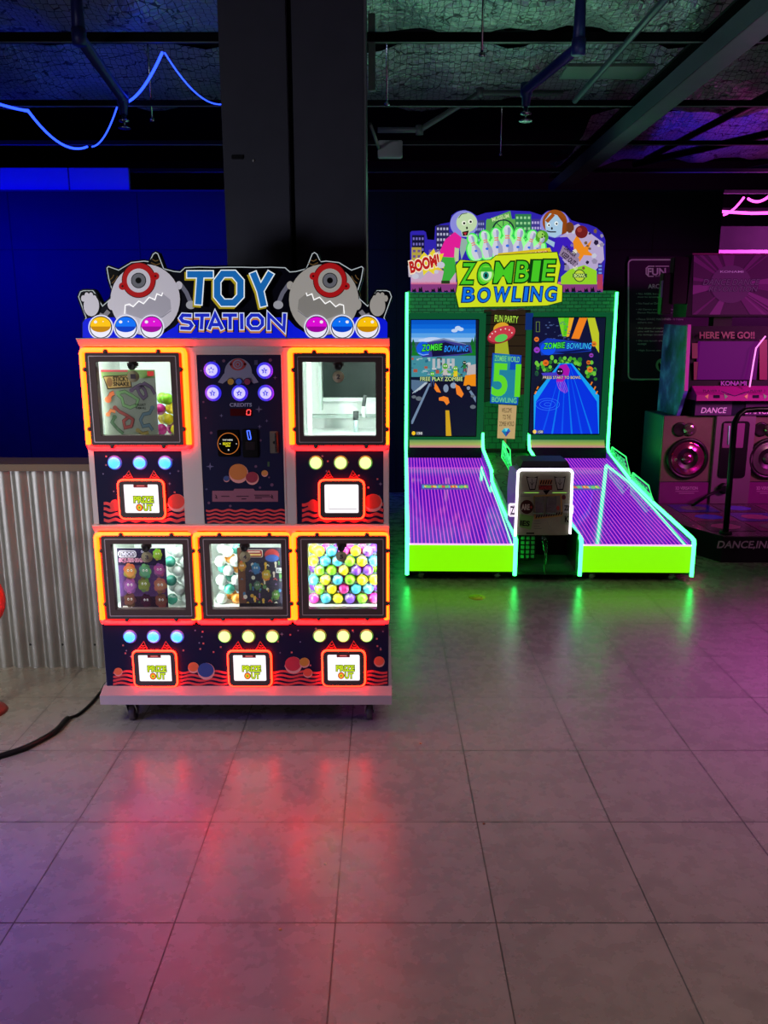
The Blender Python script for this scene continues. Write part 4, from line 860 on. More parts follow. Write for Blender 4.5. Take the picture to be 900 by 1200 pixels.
    for off, m, l in ((.08, E(5, 50, 15, 1), 17), (.01, E(70, 225, 70, 1), 18)): a.text('ZOMBIE', 378, 262, 515, 300, m, l, off, .15, -.05)
    for off, m, l in ((.08, E(5, 25, 90, 1), 17), (.01, E(50, 180, 245, 1), 18)): a.text('BOWLING', 530, 264, 690, 302, m, l, off, .15, 0)
    for x, y in ((322, 590), (335, 560), (725, 590), (712, 560), (690, 530)): a.poly([(x-8, y+8), (x+2, y-12), (x+10, y-8), (x, y+12)], E(235, 130, 40, .9), 12)
    a.ell(317, 848, 12, 13, E(240, 200, 90, 1), 12); a.rect(332, 838, 376, 860, E(50, 54, 80, .9), 12); a.text('150', 339, 841, 370, 857, E(210, 210, 215, 1), 13, .02)
screen(482, 375, 557.4, 510.6, 478.5, 366.8, 566, 517, 'l', draw1, 6, (465, 355))
screen(625.4, 372.4, 701.8, 508.2, 616.8, 366.2, 709, 516.5, 'r', draw2, 5.625, (570, 355))
# glowing ledges under the screens and the dark mouths
for (u0, u1, nm) in ((480, 565, 'l'), (618.5, 707, 'r')):
    p0, p1 = zf(u0, 515), zf(u1, 523.5); b = MB(); m, N, L, p = newmat('ledge_glow')
    tc = N.new('ShaderNodeTexCoord'); sx = N.new('ShaderNodeSeparateXYZ'); L.new(tc.outputs['Object'], sx.inputs[0]); mr = N.new('ShaderNodeMapRange'); mr.inputs['From Min'].default_value = p1.z; mr.inputs['From Max'].default_value = p0.z; L.new(sx.outputs[2], mr.inputs['Value'])
    r = N.new('ShaderNodeValToRGB'); r.color_ramp.elements[0].color = (.75, .22, .32, 1); r.color_ramp.elements[1].color = (.10, .32, .08, 1); e = r.color_ramp.elements.new(.45); e.color = (.42, .52, .08, 1); L.new(mr.outputs[0], r.inputs[0])
    L.new(r.outputs[0], p.inputs['Emission Color']); p.inputs['Emission Strength'].default_value = .75; p.inputs['Base Color'].default_value = (.1, .1, .1, 1)
    b.prism([(YB-.06, p1.z), (YB-.02, p0.z), (YB, p0.z), (YB, p1.z)], p0.x, p1.x, m, 'x'); b.build('lit_ledge', bow)
    b = MB(); b.box(p0.x, p1.x, YB-.05, YB, .44, p1.z, P(14, 5, 20, .5)); b.build('pin_pit', bow)
# centre panel between the screens
c0, c1 = zf(567, 363), zf(615.5, 527)
b = MB(); b.box(c0.x, c1.x, YB-.014, YB, c1.z, c0.z, E(30, 34, 22, .5)); cp = b.build('centre_panel', bow)
g = lambda x, y: Vector(hit(ZL, ZR, 465+x/6, 355+y/6, 'y', YB-.0142))
a = MB(g, lift=.0009)
a.rect(612, 50, 905, 1025, E(46, 36, 20, .8), 1); a.poly([(612, 60), (665, 60), (640, 400), (660, 720), (700, 1025), (612, 1025)], E(10, 40, 20, .8), 2)
for y in (85, 150, 225, 300, 375, 450, 525, 600): a.rect(625, y, 905, y+5, P(10, 8, 6, .6), 3)
a.poly([(612, 700), (905, 640), (905, 1025), (612, 1025)], GRN, 3); 
for y in range(690, 1020, 42):
    for x in range(620+(y//42 % 2)*26, 880, 52): a.stroke([(x, y), (x+50, y), (x+50, y+40), (x, y+40)], 2.5, DGR, 4, True)
a.stroke([(622, 35), (680, 50), (740, 38), (800, 52), (900, 40)], 8, P(110, 120, 110, .5), 4)
for off, m, l in ((.1, E(20, 40, 10, .6), 5), (.02, E(170, 215, 70, .9), 6)): a.text('FUN PARTY', 688, 90, 852, 136, m, l, off, 0, .06)
a.poly([(692, 262), (778, 262), (800, 455), (685, 455)], E(190, 205, 50, .65), 5)
a.ell(733, 178, 56, 40, E(220, 165, 40, .9), 6, 30, -.32); a.ell(735, 225, 103, 55, E(150, 30, 50, .8), 7, 34, -.35); a.ell(737, 218, 100, 50, E(205, 60, 75, .85), 8, 34, -.35); a.ell(733, 247, 46, 26, E(90, 205, 90, .9), 9, 24, -.3)
for x, y in ((655, 238), (670, 215), (692, 202), (730, 188), (763, 182), (790, 190), (808, 210)): a.ell(x, y, 5, 5, E(240, 225, 215, .9), 10, 8)
a.poly([(672, 352), (876, 368), (850, 716), (655, 704)], E(15, 75, 190, .85), 11); a.poly([(680, 362), (795, 362), (800, 400), (792, 470), (852, 470), (838, 706), (662, 694)], E(35, 140, 165, .8), 12)
a.text('ZOMBIE WORLD', 688, 374, 862, 412, E(120, 215, 120, .9), 13, .01, 0, .06); a.text('51', 675, 435, 862, 650, E(95, 215, 40, .95), 13, .03, 0, .05); a.text('BOWLING', 668, 665, 842, 700, E(110, 205, 150, .9), 13, .01, 0, .05)
a.poly([(715, 714), (842, 722), (828, 955), (705, 950)], E(205, 175, 120, .75), 11)
for y, t, w in ((738, 'WELCOME', 35), (786, 'TO THE', 28), (833, 'ZOMBIE WORLD', 52)): a.text(t, 772-w, y, 772+w, y+32, E(60, 40, 20, .6), 12, 0)
for p_, c in (([(735, 900), (755, 880), (768, 905)], (40, 170, 200)), ([(755, 880), (785, 880), (768, 905)], (110, 220, 220)), ([(785, 880), (798, 900), (768, 905)], (30, 110, 200)), ([(735, 900), (768, 905), (766, 940)], (20, 110, 170)), ([(768, 905), (798, 900), (766, 940)], (60, 60, 150))): a.poly(p_, E(*c, .9), 12)
a.rect(752, 955, 768, 1012, E(150, 110, 60, .6), 11)
a.build('signpost_artwork', cp)
# marquee
g = lambda x, y: Vector(hit(ZL, ZR, 465+x/3.4615, 235+y/3.4615, 'y', YB-.06))
om = [(56, 372), (54, 130), (60, 124), (108, 122), (118, 128), (124, 158), (152, 160), (156, 105), (180, 95), (216, 88), (222, 60), (245, 44), (275, 38), (300, 46), (325, 62), (360, 50), (450, 40), (540, 44), (588, 60), (610, 42), (645, 38), (680, 48), (708, 80), (740, 90), (775, 96), (810, 110), (835, 132), (846, 160), (846, 240), (834, 372)]
b = MB(); n = len(om); vs = [g(*p) for p in om]+[g(*p)+Vector((0, .16, 0)) for p in om]
b.add(vs, [list(range(n)), list(range(2*n-1, n-1, -1))]+[[i, (i+1) % n, n+(i+1) % n, n+i] for i in range(n)], P(20, 18, 50, .4)); zq = b.build('marquee', bow)
a = MB(g, lift=.001)
a.poly(om, E(48, 36, 175, .9), 1)
def bld(x0, x1, y0, c, wc, l=2, rows=6, cols=4):
    a.rect(x0, y0, x1, 340, E(*c, .8), l); w = (x1-x0)/(cols*1.6); h = 10
    for i in range(cols):
        for j in range(rows): a.rect(x0+w*.4+i*w*1.55, y0+10+j*22, x0+w*1.3+i*w*1.55, y0+20+j*22, E(*wc, .9), l+1)
bld(62, 112, 140, (20, 20, 60), (120, 110, 190)); bld(160, 212, 100, (44, 40, 90), (185, 185, 215)); bld(212, 240, 130, (80, 60, 140), (170, 150, 220)); bld(320, 356, 80, (60, 60, 130), (150, 160, 210)); bld(480, 545, 55, (50, 130, 80), (150, 215, 150)); bld(545, 590, 75, (70, 60, 150), (190, 180, 230)); bld(690, 730, 100, (60, 60, 140), (170, 170, 220)); bld(60, 100, 190, (190, 170, 70), (110, 80, 140), 4, 3, 2); bld(130, 185, 200, (120, 90, 160), (220, 190, 230), 4, 3, 3)
a.poly([(360, 130), (362, 80), (460, 42), (478, 130)], E(90, 165, 80, .9), 4); a.rect(365, 75, 480, 140, E(90, 165, 80, .9), 4); a.ell(432, 118, 45, 42, E(30, 60, 60, .8), 5); a.ell(432, 118, 38, 36, E(110, 205, 90, .9), 6)
for t in range(8): a.stroke([(432, 118), (432+38*math.cos(t*PI/4), 118+36*math.sin(t*PI/4))], 3, E(30, 60, 60, .8), 7)
a.text('MUSEUM', 385, 62, 455, 78, E(200, 225, 160, .9), 7, .02, 0, -.25)
a.rect(57, 330, 835, 371, E(215, 110, 150, .85), 8); a.rect(57, 340, 835, 371, E(140, 60, 130, .85), 9)
for i in range(30):
    x = 62+i*25.8; hh = 14+8*math.sin(i*2.1); a.poly([(x, 371), (x+2, 371-hh), (x+7, 371-hh*.6), (x+13, 371-hh*1.1), (x+18, 371)], E(14, 16, 20, 1), 10)
a.poly([(57, 300), (140, 280), (240, 290), (240, 335), (57, 335)], E(210, 170, 200, .85), 8); a.poly([(100, 280), (160, 262), (205, 300), (205, 335), (100, 335)], E(235, 200, 60, .85), 7)
# left zombie
a.ell(272, 95, 56, 54, E(150, 150, 235, .8), 10, 34)
a.poly([(175, 205), (195, 160), (235, 128), (262, 150), (255, 195), (235, 190), (232, 232), (178, 228)], E(225, 30, 150, .95), 11); a.poly([(230, 190), (252, 195), (250, 245), (234, 250)], E(190, 205, 160, .9), 10); a.poly([(180, 228), (236, 232), (240, 290), (212, 330), (180, 335), (190, 290)], E(60, 175, 60, .9), 10); a.rect(180, 325, 215, 338, E(40, 60, 30, .9), 11)
a.ell(283, 90, 42, 40, E(190, 215, 170, .95), 12, 28); a.poly([(258, 118), (300, 118), (288, 148), (266, 144)], E(185, 210, 165, .95), 12); a.ell(272, 92, 9, 9, E(235, 240, 220, 1), 13, 14); a.ell(298, 86, 9, 9, E(235, 240, 220, 1), 13, 14); a.ell(273, 93, 5, 5, E(20, 25, 20, 1), 14, 10); a.ell(299, 87, 5, 5, E(20, 25, 20, 1), 14, 10); a.ell(284, 112, 4, 6, E(30, 30, 25, 1), 13, 8); a.poly([(265, 128), (292, 122), (286, 142), (268, 144)], E(30, 15, 15, 1), 14); a.poly([(270, 132), (284, 130), (278, 142)], E(190, 50, 60, 1), 15); a.poly([(262, 152), (290, 160), (280, 200), (262, 240), (255, 200)], E(150, 180, 170, .9), 11); a.stroke([(250, 72), (262, 56), (285, 52)], 3, E(60, 80, 50, 1), 13)
# right zombie
a.ell(640, 95, 60, 56, E(150, 150, 235, .8), 10, 34)
a.ell(640, 88, 50, 50, E(150, 75, 20, .95), 11, 28); a.poly([(655, 60), (690, 80), (690, 130), (668, 140)], E(140, 65, 15, .95), 11)
a.poly([(600, 80), (620, 52), (650, 60), (672, 90), (668, 135), (640, 152), (610, 140), (602, 115)], E(165, 200, 225, .95), 12); a.poly([(600, 82), (632, 50), (640, 62), (612, 92)], E(160, 80, 25, .95), 13); a.ell(615, 100, 7, 8, E(230, 240, 240, 1), 13, 12); a.ell(646, 94, 8, 9, E(230, 240, 240, 1), 13, 12); a.ell(616, 101, 4, 4, E(20, 20, 30, 1), 14, 8); a.ell(647, 95, 4, 4, E(20, 20, 30, 1), 14, 8); a.stroke([(606, 124), (622, 128), (645, 128)], 5, E(30, 20, 40, 1), 14); a.ell(628, 114, 4, 6, E(30, 30, 40, 1), 13, 8)
a.poly([(632, 165), (650, 150), (690, 148), (715, 175), (720, 240), (640, 235), (632, 200)], E(60, 30, 190, .9), 11); a.poly([(600, 150), (640, 170), (636, 190), (596, 165)], E(160, 195, 220, .9), 12)
a.ell(588, 148, 26, 27, E(80, 160, 40, .95), 14, 26); a.ell(583, 140, 14, 14, E(150, 210, 90, .95), 15, 18)
for x, y in ((590, 138), (598, 146), (588, 150)): a.ell(x, y, 3, 4, E(20, 50, 10, 1), 16, 8)
# blasted ball and rubble at right
a.poly([(660, 130), (700, 110), (735, 95), (780, 130), (835, 170), (840, 240), (800, 290), (740, 270), (700, 280), (665, 230)], E(190, 175, 215, .85), 9)
a.poly([(715, 165), (730, 140), (760, 190), (790, 160), (775, 205), (800, 225), (758, 222), (740, 250), (730, 215), (700, 205)], E(235, 140, 30, .95), 10); a.ell(748, 128, 26, 26, E(115, 30, 30, .9), 12, 24); a.ell(740, 120, 10, 10, E(160, 60, 50, .9), 13, 14); a.ell(700, 110, 18, 22, E(110, 60, 30, .9), 11)
rd = random.Random(4)
for i in range(26):
    x, y, r_ = rd.uniform(680, 830), rd.uniform(110, 280), rd.uniform(6, 15); a.poly([(x+r_*math.cos(k*2*PI/5+i)*rd.uniform(.6, 1), y+r_*math.sin(k*2*PI/5+i)*rd.uniform(.6, 1)) for k in range(5)], E(*rd.choice(((200, 205, 220), (150, 140, 170), (225, 220, 200), (40, 30, 60), (120, 90, 60))), .9), 11+i % 3)
a.poly([(672, 182), (740, 238), (722, 272), (656, 222)], E(150, 130, 160, .9), 15); a.text('KEEP OUT', 662, 226, 728, 246, E(40, 30, 50, 1), 16, .03, 0, .70); a.text('DANGER', 676, 200, 730, 216, E(40, 30, 50, 1), 16, .03, 0, .70)
a.poly([(665, 310), (700, 280), (760, 262), (810, 285), (810, 340), (665, 340)], E(150, 215, 40, .9), 11); a.ell(740, 305, 24, 26, E(50, 80, 40, .9), 12); a.ell(740, 305, 20, 22, E(190, 215, 60, .95), 13); a.rect(712, 297, 770, 313, E(60, 90, 60, .9), 14); a.text('BOWL', 718, 299, 764, 311, E(200, 230, 120, 1), 15, .03)
a.rect(815, 255, 832, 300, E(60, 40, 130, .9), 12); a.rect(812, 300, 834, 360, E(180, 60, 90, .9), 12)
for k in range(3): a.rect(817, 262+k*14, 830, 270+k*14, E(110, 150, 230, .9), 13)
# pins with green glow
PX = [(315, 190, 1.0, -.35), (362, 180, 1.05, -.2), (405, 172, 1.1, -.1), (448, 165, 1.2, 0), (493, 172, 1.1, .15), (540, 176, 1.0, .3), (575, 185, .8, .5)]
for x, y, s_, r_ in PX:
    for k, (grow, m, l) in enumerate(((13, E(60, 225, 80, .95), 12), (8, E(150, 250, 150, 1), 13))):
        a.ell(x, y+18*s_, 20*s_+grow, 34*s_+grow, m, l, 20, r_); a.ell(x-24*s_*math.sin(-r_)*1.0, y-32*s_, 11*s_+grow, 14*s_+grow, m, l, 18, r_)
for x, y, s_, r_ in PX:
    def tr(px, py): return (x+(px*math.cos(r_)-py*math.sin(r_))*s_, y+(px*math.sin(r_)+py*math.cos(r_))*s_)
    prof = [(9, -46), (12, -36), (9, -24), (7, -14), (12, -2), (19, 14), (20, 30), (15, 50)]
    a.poly([tr(p, q) for p, q in prof]+[tr(-p, q) for p, q in reversed(prof)], E(205, 205, 222, .95), 14); a.poly([tr(p, q) for p, q in prof]+[tr(p*.1, q) for p, q in reversed(prof)], E(160, 165, 200, .9), 15)
    a.ell(*tr(0, -46), 9*s_, 8*s_, E(215, 215, 228, .95), 14, 14)
    for q in (-20, -12): a.poly([tr(-8, q), tr(8, q), tr(8, q+4), tr(-8, q+4)], E(220, 140, 90, 1), 16)
    a.ell(*tr(0, 16), 6*s_, 5*s_, E(60, 110, 220, 1), 16, 10)
a.poly([(410, 215), (620, 192), (640, 240), (400, 250)], E(215, 190, 30, .95), 17); a.poly([(420, 226), (610, 204), (614, 218), (424, 240)], E(190, 60, 50, .9), 18); 
for off, m, l in ((0, E(250, 235, 150, 1), 19),): a.text('STRIKE THE WALKING DEAD', 428, 214, 608, 228, m, l, .01, 0, -.115)
a.build('marquee_artwork', zq)
# BOOM plate
b = MB(g, lift=.001)
bo = [(45, 265), (80, 250), (100, 225), (118, 232), (172, 205), (178, 262), (120, 300), (96, 320), (48, 310)]
b.poly(bo, E(190, 180, 200, .85), 17); b.poly([(86, 240), (110, 210), (126, 225), (150, 195), (160, 222), (190, 215), (178, 250), (192, 275), (160, 275), (150, 300), (128, 285), (108, 305), (104, 278), (80, 275)], E(235, 215, 50, .9), 18)
for off, m, l in ((.13, E(240, 220, 190, 1), 19), (.05, E(180, 25, 25, 1), 20)): b.text('BOOM!', 52, 235, 172, 278, m, l, off, .1, -.27)
for x, y, r_ in ((75, 308, 14), (178, 262, 16), (160, 290, 9)): b.ell(x, y, r_, r_*.8, E(200, 200, 215, .9), 21)
b.build('boom_sign', zq)
# title letters stand off the marquee
b = MB(g, lift=.001); 
YO = [(236, 262), (254, 240), (318, 246), (380, 240), (400, 222), (470, 218), (560, 212), (650, 208), (664, 262), (650, 338), (672, 346), (670, 412), (610, 428), (480, 432), (330, 434), (248, 436), (236, 380), (244, 340)]
b.poly(YO, E(25, 60, 20, .9), 26); b.poly([(x*.985+450*.015, y*.975+335*.025) for x, y in YO], E(205, 225, 30, .95), 27)
n = len(YO); b.add([b.pt(*p, 26) for p in YO]+[b.pt(*p, 1) for p in YO], [[i, (i+1) % n, n+(i+1) % n, n+i] for i in range(n)], P(30, 60, 20, .5)); tb = b.build('title_board', zq)
for word, box, fill_, out in (('ZOMBIE', (256, 248, 644, 336), (70, 200, 35), (8, 60, 14)), ('BOWLING', (260, 350, 652, 412), (15, 110, 225), (5, 20, 90))):
    b = MB(g, lift=.001); x0, y0, x1, y1 = box
    w_ = [.155, .17, .21, .165, .10, .15] if word == 'ZOMBIE' else [.155, .165, .20, .12, .07, .15, .15]
    sm = sum(w_); xx = x0
    for ch, q in zip(word, w_):
        cw = (x1-x0)*q/sm; yy = -(xx+cw/2-450)*(.045 if word == 'ZOMBIE' else .01); jig = {'Z': -2, 'O': 2}.get(ch, 0)
        for off, m, l in ((.065, E(*out, .9), 28), (.012, E(*fill_, .95), 30)): b.text(ch, xx+8, y0+yy+jig+3, xx+cw-8, y1+yy+jig-3, m, l, off, .12)
        b.text(ch, xx+7, y0+yy+jig+6, xx+cw-8, y0+yy+jig+(y1-y0)*.45, E(*[min(255, int(c*1.15)+35) for c in fill_], .95), 31, -.01, .10) if ch in '' else None
        xx += cw
    if word == 'ZOMBIE': b.ell(362, 300, 30, 34, E(120, 215, 60, 1), 31, 26); b.ell(362, 300, 22, 25, E(200, 235, 190, 1), 32, 24); b.ell(360, 305, 12, 15, E(20, 130, 120, 1), 33, 18); b.ell(360, 305, 5, 9, E(10, 20, 20, 1), 34, 12); b.poly([(332, 290), (345, 272), (380, 272), (394, 290)], E(60, 180, 40, 1), 35)
    b.build('title_lettering', tb)
# side rails with neon ------------------------------------------------------
PROF_IN = [(.0, .045), (.0, .262), (.012, .278), (.05, .285), (.85, .338), (1.44, .398), (1.53, .478), (2.26, .548), (2.30, .60), (2.32, .69)]
PROF_OUT = [(.0, .045), (.0, .262), (.012, .278), (.05, .285), (.85, .338), (1.54, .402), (2.28, .53), (2.32, .56), (2.32, 1.93)]
PURP = L3('purple_side', (.075, .004, .32))
for x, prof, sgn in ((0.0, PROF_OUT, 1), (.70, PROF_IN, -1), (1.12, PROF_IN, 1), (W, PROF_OUT, -1)):
    b = MB(); out = [p for p in prof if p[1] < 1.0]; poly = [(p[0], p[1]) for p in out]+[(2.33, out[-1][1]), (2.33, .045)]
    b.prism(poly, x-.006, x+.006, P(16, 60, 40, .4), 'x'); b.prism([(p[0]+.012, p[1]-.016) for p in out[1:]]+[(2.325, out[-1][1]-.02), (2.325, .2), (.012, .2)], x+sgn*.006, x+sgn*.009, PURP, 'x')
    rl = b.build('side_rail', bow)
    t = MB(); t.tube([(x, p[0]-.004, p[1]+(.006 if i > 1 else 0)) for i, p in enumerate(prof)], .013, TUBE_GR, 8); t.build('neon_tube', rl)
def lane_mat(x0, x1, n):
    m, N, L, p = newmat('striped_lane'); tc = N.new('ShaderNodeTexCoord'); sx = N.new('ShaderNodeSeparateXYZ'); L.new(tc.outputs['Object'], sx.inputs[0])
    def mth(op, a, b_=None):
        q = N.new('ShaderNodeMath'); q.operation = op
        for i, x in enumerate((a, b_)):
            if x is None: continue
            if isinstance(x, (int, float)): q.inputs[i].default_value = x
            else: L.new(x, q.inputs[i])
        return q.outputs[0]
    fr = mth('FRACT', mth('MULTIPLY', mth('SUBTRACT', sx.outputs[0], x0), n/(x1-x0))); line = mth('LESS_THAN', mth('ABSOLUTE', mth('SUBTRACT', fr, .5)), .14)
    cross = mth('LESS_THAN', mth('ABSOLUTE', mth('SUBTRACT', sx.outputs[1], 1.93)), .008); line = mth('MAXIMUM', line, cross)
    no = N.new('ShaderNodeTexNoise'); no.inputs['Scale'].default_value = 2.0; no.inputs['Detail'].default_value = 4; L.new(tc.outputs['Object'], no.inputs[0])
    r = N.new('ShaderNodeValToRGB'); r.color_ramp.elements[0].position = .35; r.color_ramp.elements[1].position = .7; r.color_ramp.elements[0].color = (.09, .0, .55, 1); r.color_ramp.elements[1].color = (.15, .012, .55, 1); L.new(no.outputs['Fac'], r.inputs[0])
    mx = N.new('ShaderNodeMix'); mx.data_type = 'RGBA'; L.new(line, mx.inputs[0]); L.new(r.outputs[0], mx.inputs[6]); mx.inputs[7].default_value = (.80, .10, .85, 1)
    L.new(mx.outputs[2], p.inputs['Emission Color']); p.inputs['Emission Strength'].default_value = .85; p.inputs['Base Color'].default_value = (.03, .005, .09, 1); p.inputs['Roughness'].default_value = .08; p.inputs['Specular IOR Level'].default_value = .35
    return m
LIME = None
def lime_mat():
    m, N, L, p = newmat('lime_front'); p.inputs['Base Color'].default_value = (.1, .3, .01, 1); p.inputs['Emission Color'].default_value = (.185, .74, .0, 1); p.inputs['Emission Strength'].default_value = 1.25; p.inputs['Roughness'].default_value = .3; return m
LIME = lime_mat()
for x0, x1 in ((.008, .692), (1.128, 1.832)):
    m = lane_mat(x0, x1, 27)
    b = MB(); b.prism([(.012, .245), (2.28, .47), (2.28, .42), (.012, .20)], x0, x1, m, 'x'); ln = b.build('lane', bow)
    t = MB(); t.box(x0, x1, .004, .016, .244, .252, L3('lane_edge_pink', (1.2, .5, 1.1))); t.build('edge_trim', ln)
    b = MB(); b.box(x0+.004, x1-.004, -.004, .02, .068, .243, LIME, .006); b.build('front_panel', bow, 'glowing lime green front panel')
    b = MB(); b.box(x0, x1, .02, 2.3, .05, .2, P(14, 16, 18, .5)); b.build('lane_chassis', bow)
    for xx in (x0+.085, x1-.10): 
        for yy in (.06, 2.0): caster(bow, xx, yy, .028, .052, wheelm=P(130, 132, 126, .5))
    # little title decal on the lane
    zl = lambda y: .245+(y-.012)*.0992
    u = (x0+.11, x1-.19) if x0 < .5 else (x0+.05, x1-.28)
    a = MB(lambda p, q: (p, q, zl(q)), nrm=(0, -.1, 1), lift=.0008); a.rect(u[0], 1.26, u[1], 1.42, E(90, 70, 170, .9), 1); rd = random.Random(3)
    for i in range(26):
        xx = u[0]+.01+(u[1]-u[0]-.02)*i/26; a.poly([(xx, 1.29+rd.uniform(0, .04)), (xx+.016, 1.30), (xx+.018, 1.37+rd.uniform(-.02, .02)), (xx+.002, 1.38)], E(*rd.choice(((235, 200, 90), (220, 90, 80), (90, 170, 220), (120, 200, 110))), .9), 2)
    a.build('lane_decal', ln)
# raised acrylic fins with lettering
def fin(pts, x, word, label=None):
    b = MB(); b.prism(pts, x-.003, x+.003, ACRY, 'x'); o = b.build('acrylic_fin', bow)
    t = MB(); t.tube([(x, p[0], p[1]) for p in pts], .0055, L3('fin_edge', (.05, 1.3, .22)), 6, True); t.build('edge_light', o)
    ca = sum(p[0] for p in pts)/4; 
    y0, y1 = max(p[0] for p in pts), min(p[0] for p in pts)
    def fn(p_, q_):
        # p along the fin (0 back .. 1 front), q down
        top0, top1, bot1, bot0 = [Vector((x-.004, *pt_)) for pt_ in pts]
        return top0.lerp(top1, p_).lerp(bot0.lerp(bot1, p_), q_)
    a = MB(fn, nrm=(-1, 0, 0), lift=.001); a.text(word, .10, .22, .90, .78, L3('fin_letters', (.03, .75, .20)), 1, .02); a.build('fin_lettering', o)
fin([(2.16, .590), (1.70, .572), (1.53, .44), (2.20, .53)], W, 'ZOMBIE'); fin([(1.46, .475), (1.03, .452), (.87, .35), (1.50, .41)], W, 'BOWLING')
fin([(1.62, .71), (1.18, .70), (1.02, .53), (1.66, .57)], .80, 'ZOMBIE')
# green deck between the lanes
g2 = MB(); g2.prism([(.42, .40), (2.30, .515), (2.30, .40), (.42, .30)], .708, 1.112, P(20, 110, 52, .5, 0, .3), 'x'); dk = g2.build('centre_deck', bow)
zd = lambda y: .40+(y-.42)*.0612
a = MB(lambda p, q: (p, q, zd(q)), nrm=(0, 0, 1), lift=.001); rd = random.Random(8)
for j in range(9):
    for i in range(3):
        cx_, cy_ = .76+i*.135+(j % 2)*.05, .55+j*.2; pts = [(min(1.11, max(.71, cx_+.066*math.cos(k*2*PI/8)*rd.uniform(.8, 1.05))), cy_+.095*math.sin(k*2*PI/8)*rd.uniform(.8, 1.05)) for k in range(8)]
        a.stroke(pts, .010, P(8, 50, 22, .5), 1, True)
a.build('cobble_print', dk)
# ball kiosk ------------------------------------------------------------------
kx0, kx1, kz0, kz1 = .704, 1.037, .314, .735
kx0 += .003; kx1 += .03; 
b = MB(); b.prism(rr(kx0+.02, kz0, kx1-.02, kz1-.004, .03), .01, .36, P(120, 110, 140, .4)); ko = b.build('ball_kiosk', bow)
b = MB(); b.prism([(.05, kz0+.02), (.36, kz0+.02), (.42, .55), (.36, .70), (.20, .735), (.02, .735)], kx0-.018, kx0+.018, P(150, 110, 190, .35), 'x'); b.build('side_cover', ko)
b = MB(); b.prism([(kx0+.02, .0), (kx1-.02, 0), (kx1-.04, .045), (kx0+.035, .045)], .10, .34, P(30, 24, 36, .4)); 
for v in b.v: v.z += kz1
b.build('top_box', ko)
kf = lambda x, y: Vector(hit(ZL, ZR, 590+x/7.5, 530+y/7.5, 'y', -.002))
b = MB(); cor = rr(128, 152, 606, 728, 34); cor = [(x-(y-152)*.04, y) for x, y in cor]
vs = [kf(*p) for p in cor]; n = len(vs); b.add(vs+[v+Vector((0, .014, 0)) for v in vs], [list(range(n)), list(range(2*n-1, n-1, -1))]+[[i, (i+1) % n, n+(i+1) % n, n+i] for i in range(n)], P(140, 142, 116, .4, 0, .3)); fp = b.build('face_plate', ko)
t = MB(); t.tube([kf(*p)+Vector((0, -.004, 0)) for p in cor[-6:]+cor[:6]], .0085, TUBE_WH, 8); 
t.tube([kf(*p)+Vector((0, -.004, 0)) for p in (cor[5], (cor[5][0]-20, 715))], .0075, TUBE_WH, 8); t.tube([kf(*p)+Vector((0, -.004, 0)) for p in (cor[-6], (cor[-6][0]-24, 735))], .0075, TUBE_WH, 8); t.build('white_neon', fp)
a = MB(lambda x, y: kf(x, y), lift=.0008); KG = P(105, 165, 70, .4); KD = P(16, 16, 14, .4); KL = P(130, 136, 120, .4); OR = P(170, 110, 60, .4); RDK = P(120, 30, 24, .4)
for x in (250, 495):
    a.poly([(x-52, 210), (x-20, 222), (x+20, 222), (x+52, 210), (x+30, 330), (x-22, 334)], KD, 2); a.poly([(x-42, 224), (x+42, 224), (x+24, 320), (x-16, 322)], P(150, 155, 140, .4), 3); a.stroke([(x-18, 262), (x, 286), (x+18, 262)], 4, KD, 4); a.rect(x-2, 232, x+2, 318, KD, 4)
a.rect(180, 352, 310, 358, E(150, 220, 90, .7), 3); a.rect(430, 352, 556, 358, E(150, 220, 90, .7), 3)
a.poly([(315, 245), (425, 238), (428, 280), (315, 285)], OR, 2)
for i in range(5): a.poly([(318+i*22, 280), (330+i*22, 280), (342+i*22, 244), (330+i*22, 244)], KD, 3)
a.rect(308, 288, 428, 330, P(60, 26, 20, .4), 2); a.text('DANGER', 312, 294, 424, 326, P(170, 40, 30, .4), 3, .04); a.poly([(345, 335), (410, 330), (376, 375)], KD, 2)
a.ell(205, 480, 58, 62, P(56, 28, 22, .4), 2); a.text('ARE', 160, 458, 228, 504, P(190, 180, 160, .4), 3, .04); a.ell(243, 482, 9, 12, P(170, 30, 24, .4), 4, 10)
a.poly([(142, 540), (265, 560), (240, 680), (138, 655)], KG, 3); a.text('IES', 150, 602, 228, 645, KD, 4, .04, 0, .08)
a.poly([(262, 380), (510, 365), (520, 560), (270, 590)], P(170, 135, 60, .4), 2); a.poly([(275, 392), (498, 378), (506, 545), (284, 572)], P(110, 110, 92, .4), 3)
for i in range(11): a.poly([(280+i*22, 580-i*3), (290+i*22, 579-i*3), (300+i*22, 552-i*3), (290+i*22, 553-i*3)], KD, 4)
a.ell(478, 490, 14, 20, P(160, 50, 30, .4), 4, 16); a.rect(525, 450, 578, 530, P(150, 160, 145, .4), 2); a.text('ZI', 534, 468, 572, 510, KD, 3, .03); a.poly([(505, 530), (580, 540), (578, 640), (500, 628)], P(120, 134, 100, .4), 2); a.text('K', 540, 562, 572, 612, KD, 3, .04); a.ell(530, 395, 18, 22, P(90, 28, 26, .4), 2)
for y in (600, 622, 648, 668): a.rect(268, y, 318+(y % 3)*8, y+6, P(110, 112, 96, .4), 2)
a.stroke([(380, 600), (400, 650), (400, 690)], 6, P(130, 140, 120, .4), 3); a.stroke([(425, 600), (412, 650), (430, 690)], 6, P(130, 140, 120, .4), 3); a.rect(150, 380, 235, 388, P(110, 112, 96, .4), 2); a.rect(200, 705, 270, 718, KD, 2)
a.build('face_artwork', fp)
